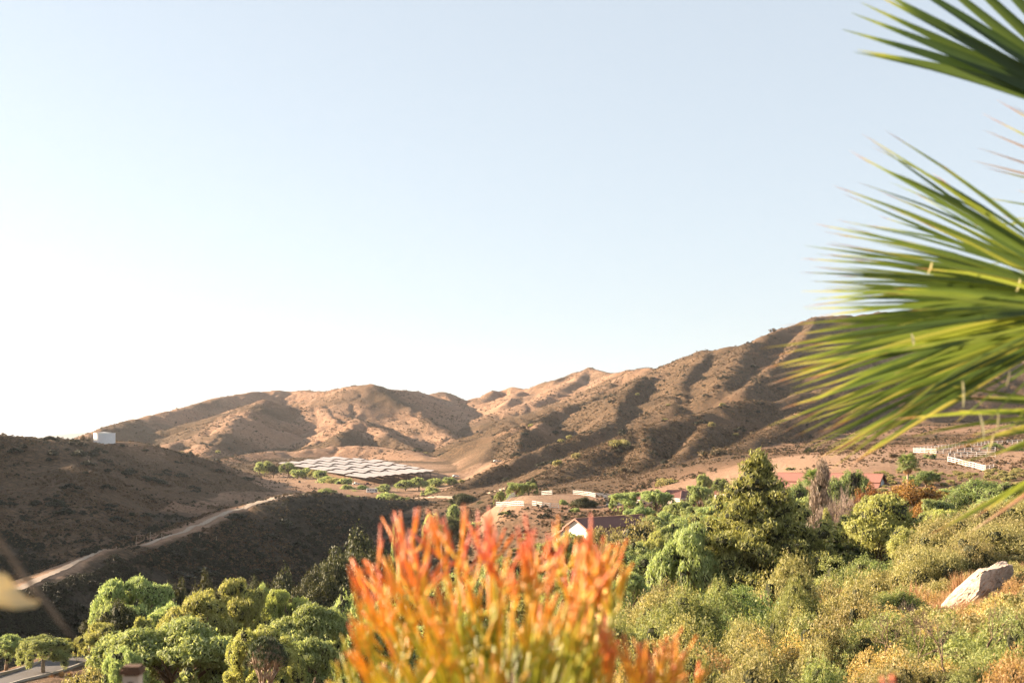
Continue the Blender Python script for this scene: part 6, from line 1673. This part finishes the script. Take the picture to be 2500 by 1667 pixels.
# --- red-tipped pencil shrub
def firestick(label, base, poly, ntips, D0, D1, seed, zt, conv, rad=.0045, tshift=0.0, nbr=75):
    r = np.random.default_rng(seed)
    poly = np.array(poly, float); x0, y0 = poly.min(0); x1, y1 = poly.max(0)
    def inside(x, y):
        c = False; n = len(poly); j = n - 1
        for i in range(n):
            if ((poly[i, 1] > y) != (poly[j, 1] > y)) and (x < (poly[j, 0] - poly[i, 0]) * (y - poly[i, 1]) / (poly[j, 1] - poly[i, 1]) + poly[i, 0]): c = not c
            j = i
        return c
    root = Vector((base[0], base[1], H(base[0], base[1])))
    t = thing('pencil_cactus_shrub', label, 'shrub', root)
    tips = []
    while len(tips) < ntips:
        x = r.uniform(x0, x1); y = y0 + (y1 - y0) * r.random() ** .85
        if inside(x, y): tips.append(P3(x, y, r.uniform(D0, D1)))
    tips = np.array(tips); cen = tips[r.choice(len(tips), nbr, replace=False)]
    for _ in range(3):
        own = ((tips[:, None] - cen[None]) ** 2).sum(-1).argmin(1)
        cen = np.array([tips[own == k].mean(0) if (own == k).any() else cen[k] for k in range(len(cen))])
    conv = Vector(P3(*conv))
    me_v = []
    for k in range(len(cen)):
        T_ = tips[own == k]
        if not len(T_): continue
        vs = []; fs = []; tn = []
        def tube(pts, rr, tones, n=7):
            m = MB(); m.tube(pts, rr, n, False); b0 = len(vs); vs.extend(m.v); fs.extend([tuple(b0 + i for i in f) for f in m.f])
            for q in tones: tn.extend([q] * n)
            # rounded end
            d = (Vector(pts[-1]) - Vector(pts[-2])).normalized(); vs.append(tuple(Vector(pts[-1]) + d * rr[-1] * .9)); tn.append(tones[-1]); e = len(vs) - 1; s0 = e - n
            fs.extend([(s0 + i, s0 + (i + 1) % n, e, e) for i in range(n)])
        c = Vector(cen[k]); dc = ((c - conv).normalized() + Vector((0, 0, .35))).normalized()
        node = c - dc * r.uniform(.09, .13)
        hb = r.normal() * .11
        def tone_at(p, tipness):
            # redder towards the top of the plant and the ends of the stems
            h = (p.z - (zt - .36)) / .36
            return min(1, max(0, .21 + .46 * h + .24 * tipness + hb + tshift))
        low = node.lerp(conv, .55); mid = node.lerp(conv, .25) + Vector(r.normal(size=3)) * .008
        tube([low - root, mid - root, node - root], [rad * 1.5, rad * 1.25, rad * 1.1], [tone_at(low, -.4), tone_at(mid, -.2), tone_at(node, 0)])
        for tp in T_:
            tp = Vector(tp); d = (tp - node); up = Vector((0, 0, 1)) * d.length * .25
            st = node + dc * r.uniform(-.03, .03)
            p1 = st + (tp - st) * .38 - up * .35 + Vector(r.normal(size=3)) * .004; p2 = st + (tp - st) * .75 - up * .15
            q = r.uniform(.8, 1.15) * rad
            tube([st - root, p1 - root, p2 - root, tp - root], [q * 1.05, q, q * .95, q * .62], [tone_at(st, 0), tone_at(p1, .3), tone_at(p2, .6), min(1, tone_at(tp, 1.0) + r.uniform(-.2, .12))])
        for tp in T_:
            tp = Vector(tp); st = node + (tp - node) * r.uniform(.35, .6); a = r.uniform(0, 6.28)
            d2 = ((tp - node).normalized() * 1.0 + Vector((math.cos(a) * .55, math.sin(a) * .4, .45))).normalized(); L = r.uniform(.035, .075)
            tube([st - root, st + d2 * L * .5 - root, st + (d2 + Vector((0, 0, .15))) * L - root], [rad * .95, rad * .9, rad * .6], [tone_at(st, .2), tone_at(st, .6), min(1, tone_at(st, 1.0) + .05)], 6)
        me = bpy.data.meshes.new('branch'); me.from_pydata(vs, [], [f if f[2] != f[3] else f[:3] for f in [tuple(f) + ((f[2],) if len(f) == 3 else ()) for f in fs]]); me.materials.append(M['firestick'])
        me.polygons.foreach_set("use_smooth", np.ones(len(me.polygons), dtype=bool))
        at = me.attributes.new("tone", 'FLOAT', 'POINT'); at.data.foreach_set("value", np.array(tn, dtype=np.float32))
        obj('branch', me, t)
    # thick lower stems down to the ground
    for k in range(7):
        b = MB(); a = k * .9; p = conv + Vector((math.cos(a) * .14, math.sin(a) * .10, .06))
        b.tube([Vector((math.cos(a) * .05, math.sin(a) * .05, -.05)), (p - root) * .6 + Vector((0, 0, .02)), p - root + Vector((0, 0, .22))], [.022, .014, .008], 8)
        b.build('stem', M['bark'], t, True)
    return t
RF = 1
firestick('bright orange and coral pencil-stemmed shrub, blurred, in the centre foreground', (-0.03, 3.1),
          [(790, 1660), (806, 1600), (835, 1530), (880, 1500), (900, 1470), (850, 1395), (855, 1330), (915, 1360), (925, 1270), (940, 1235), (985, 1260), (1005, 1225), (1050, 1262), (1075, 1205), (1105, 1262), (1150, 1205), (1190, 1222), (1225, 1265), (1262, 1232), (1300, 1262), (1380, 1250), (1400, 1300), (1440, 1258), (1460, 1300), (1512, 1320), (1500, 1400), (1460, 1470), (1490, 1560), (1520, 1700), (1460, 1900), (900, 1900)],
          580, 2.5, 3.6, 51, P3(0, 1225, 3.1)[2], (1215, 2150, 3.1), .0035, 0.05, 150)
firestick('sparse right-hand coral stems of the pencil shrub standing apart, blurred', (0.36, 3.1),
          [(1400, 1262), (1440, 1240), (1460, 1290), (1500, 1310), (1550, 1310), (1570, 1370), (1530, 1450), (1470, 1480), (1430, 1400)],
          26, 2.8, 3.3, 52, P3(0, 1225, 3.0)[2], (1380, 2100, 3.0), .0042, 0.10, 7)
firestick('smaller darker red-brown pencil shrub at the bottom right of the large orange one', (0.32, 2.9),
          [(1470, 1470), (1510, 1500), (1560, 1560), (1600, 1560), (1655, 1505), (1712, 1550), (1735, 1640), (1700, 1900), (1440, 1900), (1460, 1600)],
          190, 2.6, 3.4, 53, P3(0, 1480, 3.0)[2], (1560, 2250, 3.0), .0036, -.02, 40)
firestick('lone pinkish blurred sprig poking up at the bottom edge below the golden shrubs', (0.72, 2.4), [(2170, 1640), (2190, 1640), (2195, 1700), (2165, 1700)], 2, 2.3, 2.5, 54, P3(0, 1600, 2.4)[2], (2180, 2100, 2.4), .0046, .2, 1)

# --- dry twig with a yellow leaf at the left edge
D = 1.95
tw = Vector(P3(-700, 0, D)); tw.z = H(tw.x, D)
t = thing('dry_twig', 'very blurred dark twig with one dry yellow leaf at the left edge', 'twig', tw)
b = MB(); b.tube([Vector((0, 0, -.05)), Vector(P3(-620, 2000, D)) - tw, Vector(P3(-380, 1400, D)) - tw, Vector(P3(-150, 1235, D)) - tw, Vector(P3(-20, 1290, D)) - tw, Vector(P3(60, 1405, D)) - tw, Vector(P3(135, 1500, D)) - tw, Vector(P3(190, 1575, D + .03)) - tw], [.009, .007, .0055, .0045, .0042, .0044, .0036, .002], 8)
b.build('stem', M['bark'], t, True)
lp = [P3(-130, 1440, D), P3(-90, 1402, D), P3(-40, 1392, D), P3(15, 1400, D), P3(40, 1432, D + .005), P3(70, 1462, D + .01), P3(100, 1466, D + .01), P3(88, 1480, D), P3(40, 1487, D - .01), P3(-20, 1478, D - .015), P3(-80, 1470, D - .01)]
cen = Vector(P3(-10, 1442, D - .012)) - tw; vs = [Vector(p) - tw for p in lp]; b = MB(); n = len(vs)
b.add(vs + [cen, cen + Vector((0, .0018, 0))] + [v + Vector((0, .001, 0)) for v in vs], [(i, (i + 1) % n, n) for i in range(n)] + [((i + 1) % n + n + 2, i + n + 2, n + 1) for i in range(n)] + [(i, i + n + 2, (i + 1) % n + n + 2, (i + 1) % n) for i in range(n)])
b.build('leaf', M['dryleaf'], t, True)

# --- blurred capped post
D = 5.6; x, y, z = P3(324, 1634, D); g = H(x, D); m = D / FPX
t = thing('garden_post', 'blurred cream garden post with a brown cap at the bottom left', 'post', (x, D, g))
b = MB(); b.box((0, 0, (z - g) / 2 - .1), (38 * m, 38 * m, z - g + .16)); b.build('shaft', M['cream'], t)
b = MB(); hh = z - g; b.box((0, 0, hh - .005), (50 * m, 50 * m, 12 * m)); b.box((0, 0, hh + .012), (40 * m, 40 * m, 8 * m)); b.build('cap', M['brown'], t)
b = MB(); b.box((0, -20 * m, hh - 32 * m), (14 * m, 4 * m, 12 * m)); b.build('bracket', M['brown'], t)
# ------------------------------------------------------------------ thin air between the hills
hm, nt, out = new_mat("haze_air")
pv = N(nt, "ShaderNodeVolumePrincipled"); pv.inputs["Color"].default_value = (0.86, 0.92, 1.0, 1)
pv.inputs["Density"].default_value = 0.000028; pv.inputs["Anisotropy"].default_value = 0.3
nt.links.new(pv.outputs[0], out.inputs["Volume"])
b = MB(); b.box((0, 8000, 120), (52000, 26000, 420))
hz = b.build('haze', hm); hz["kind"] = 'stuff'
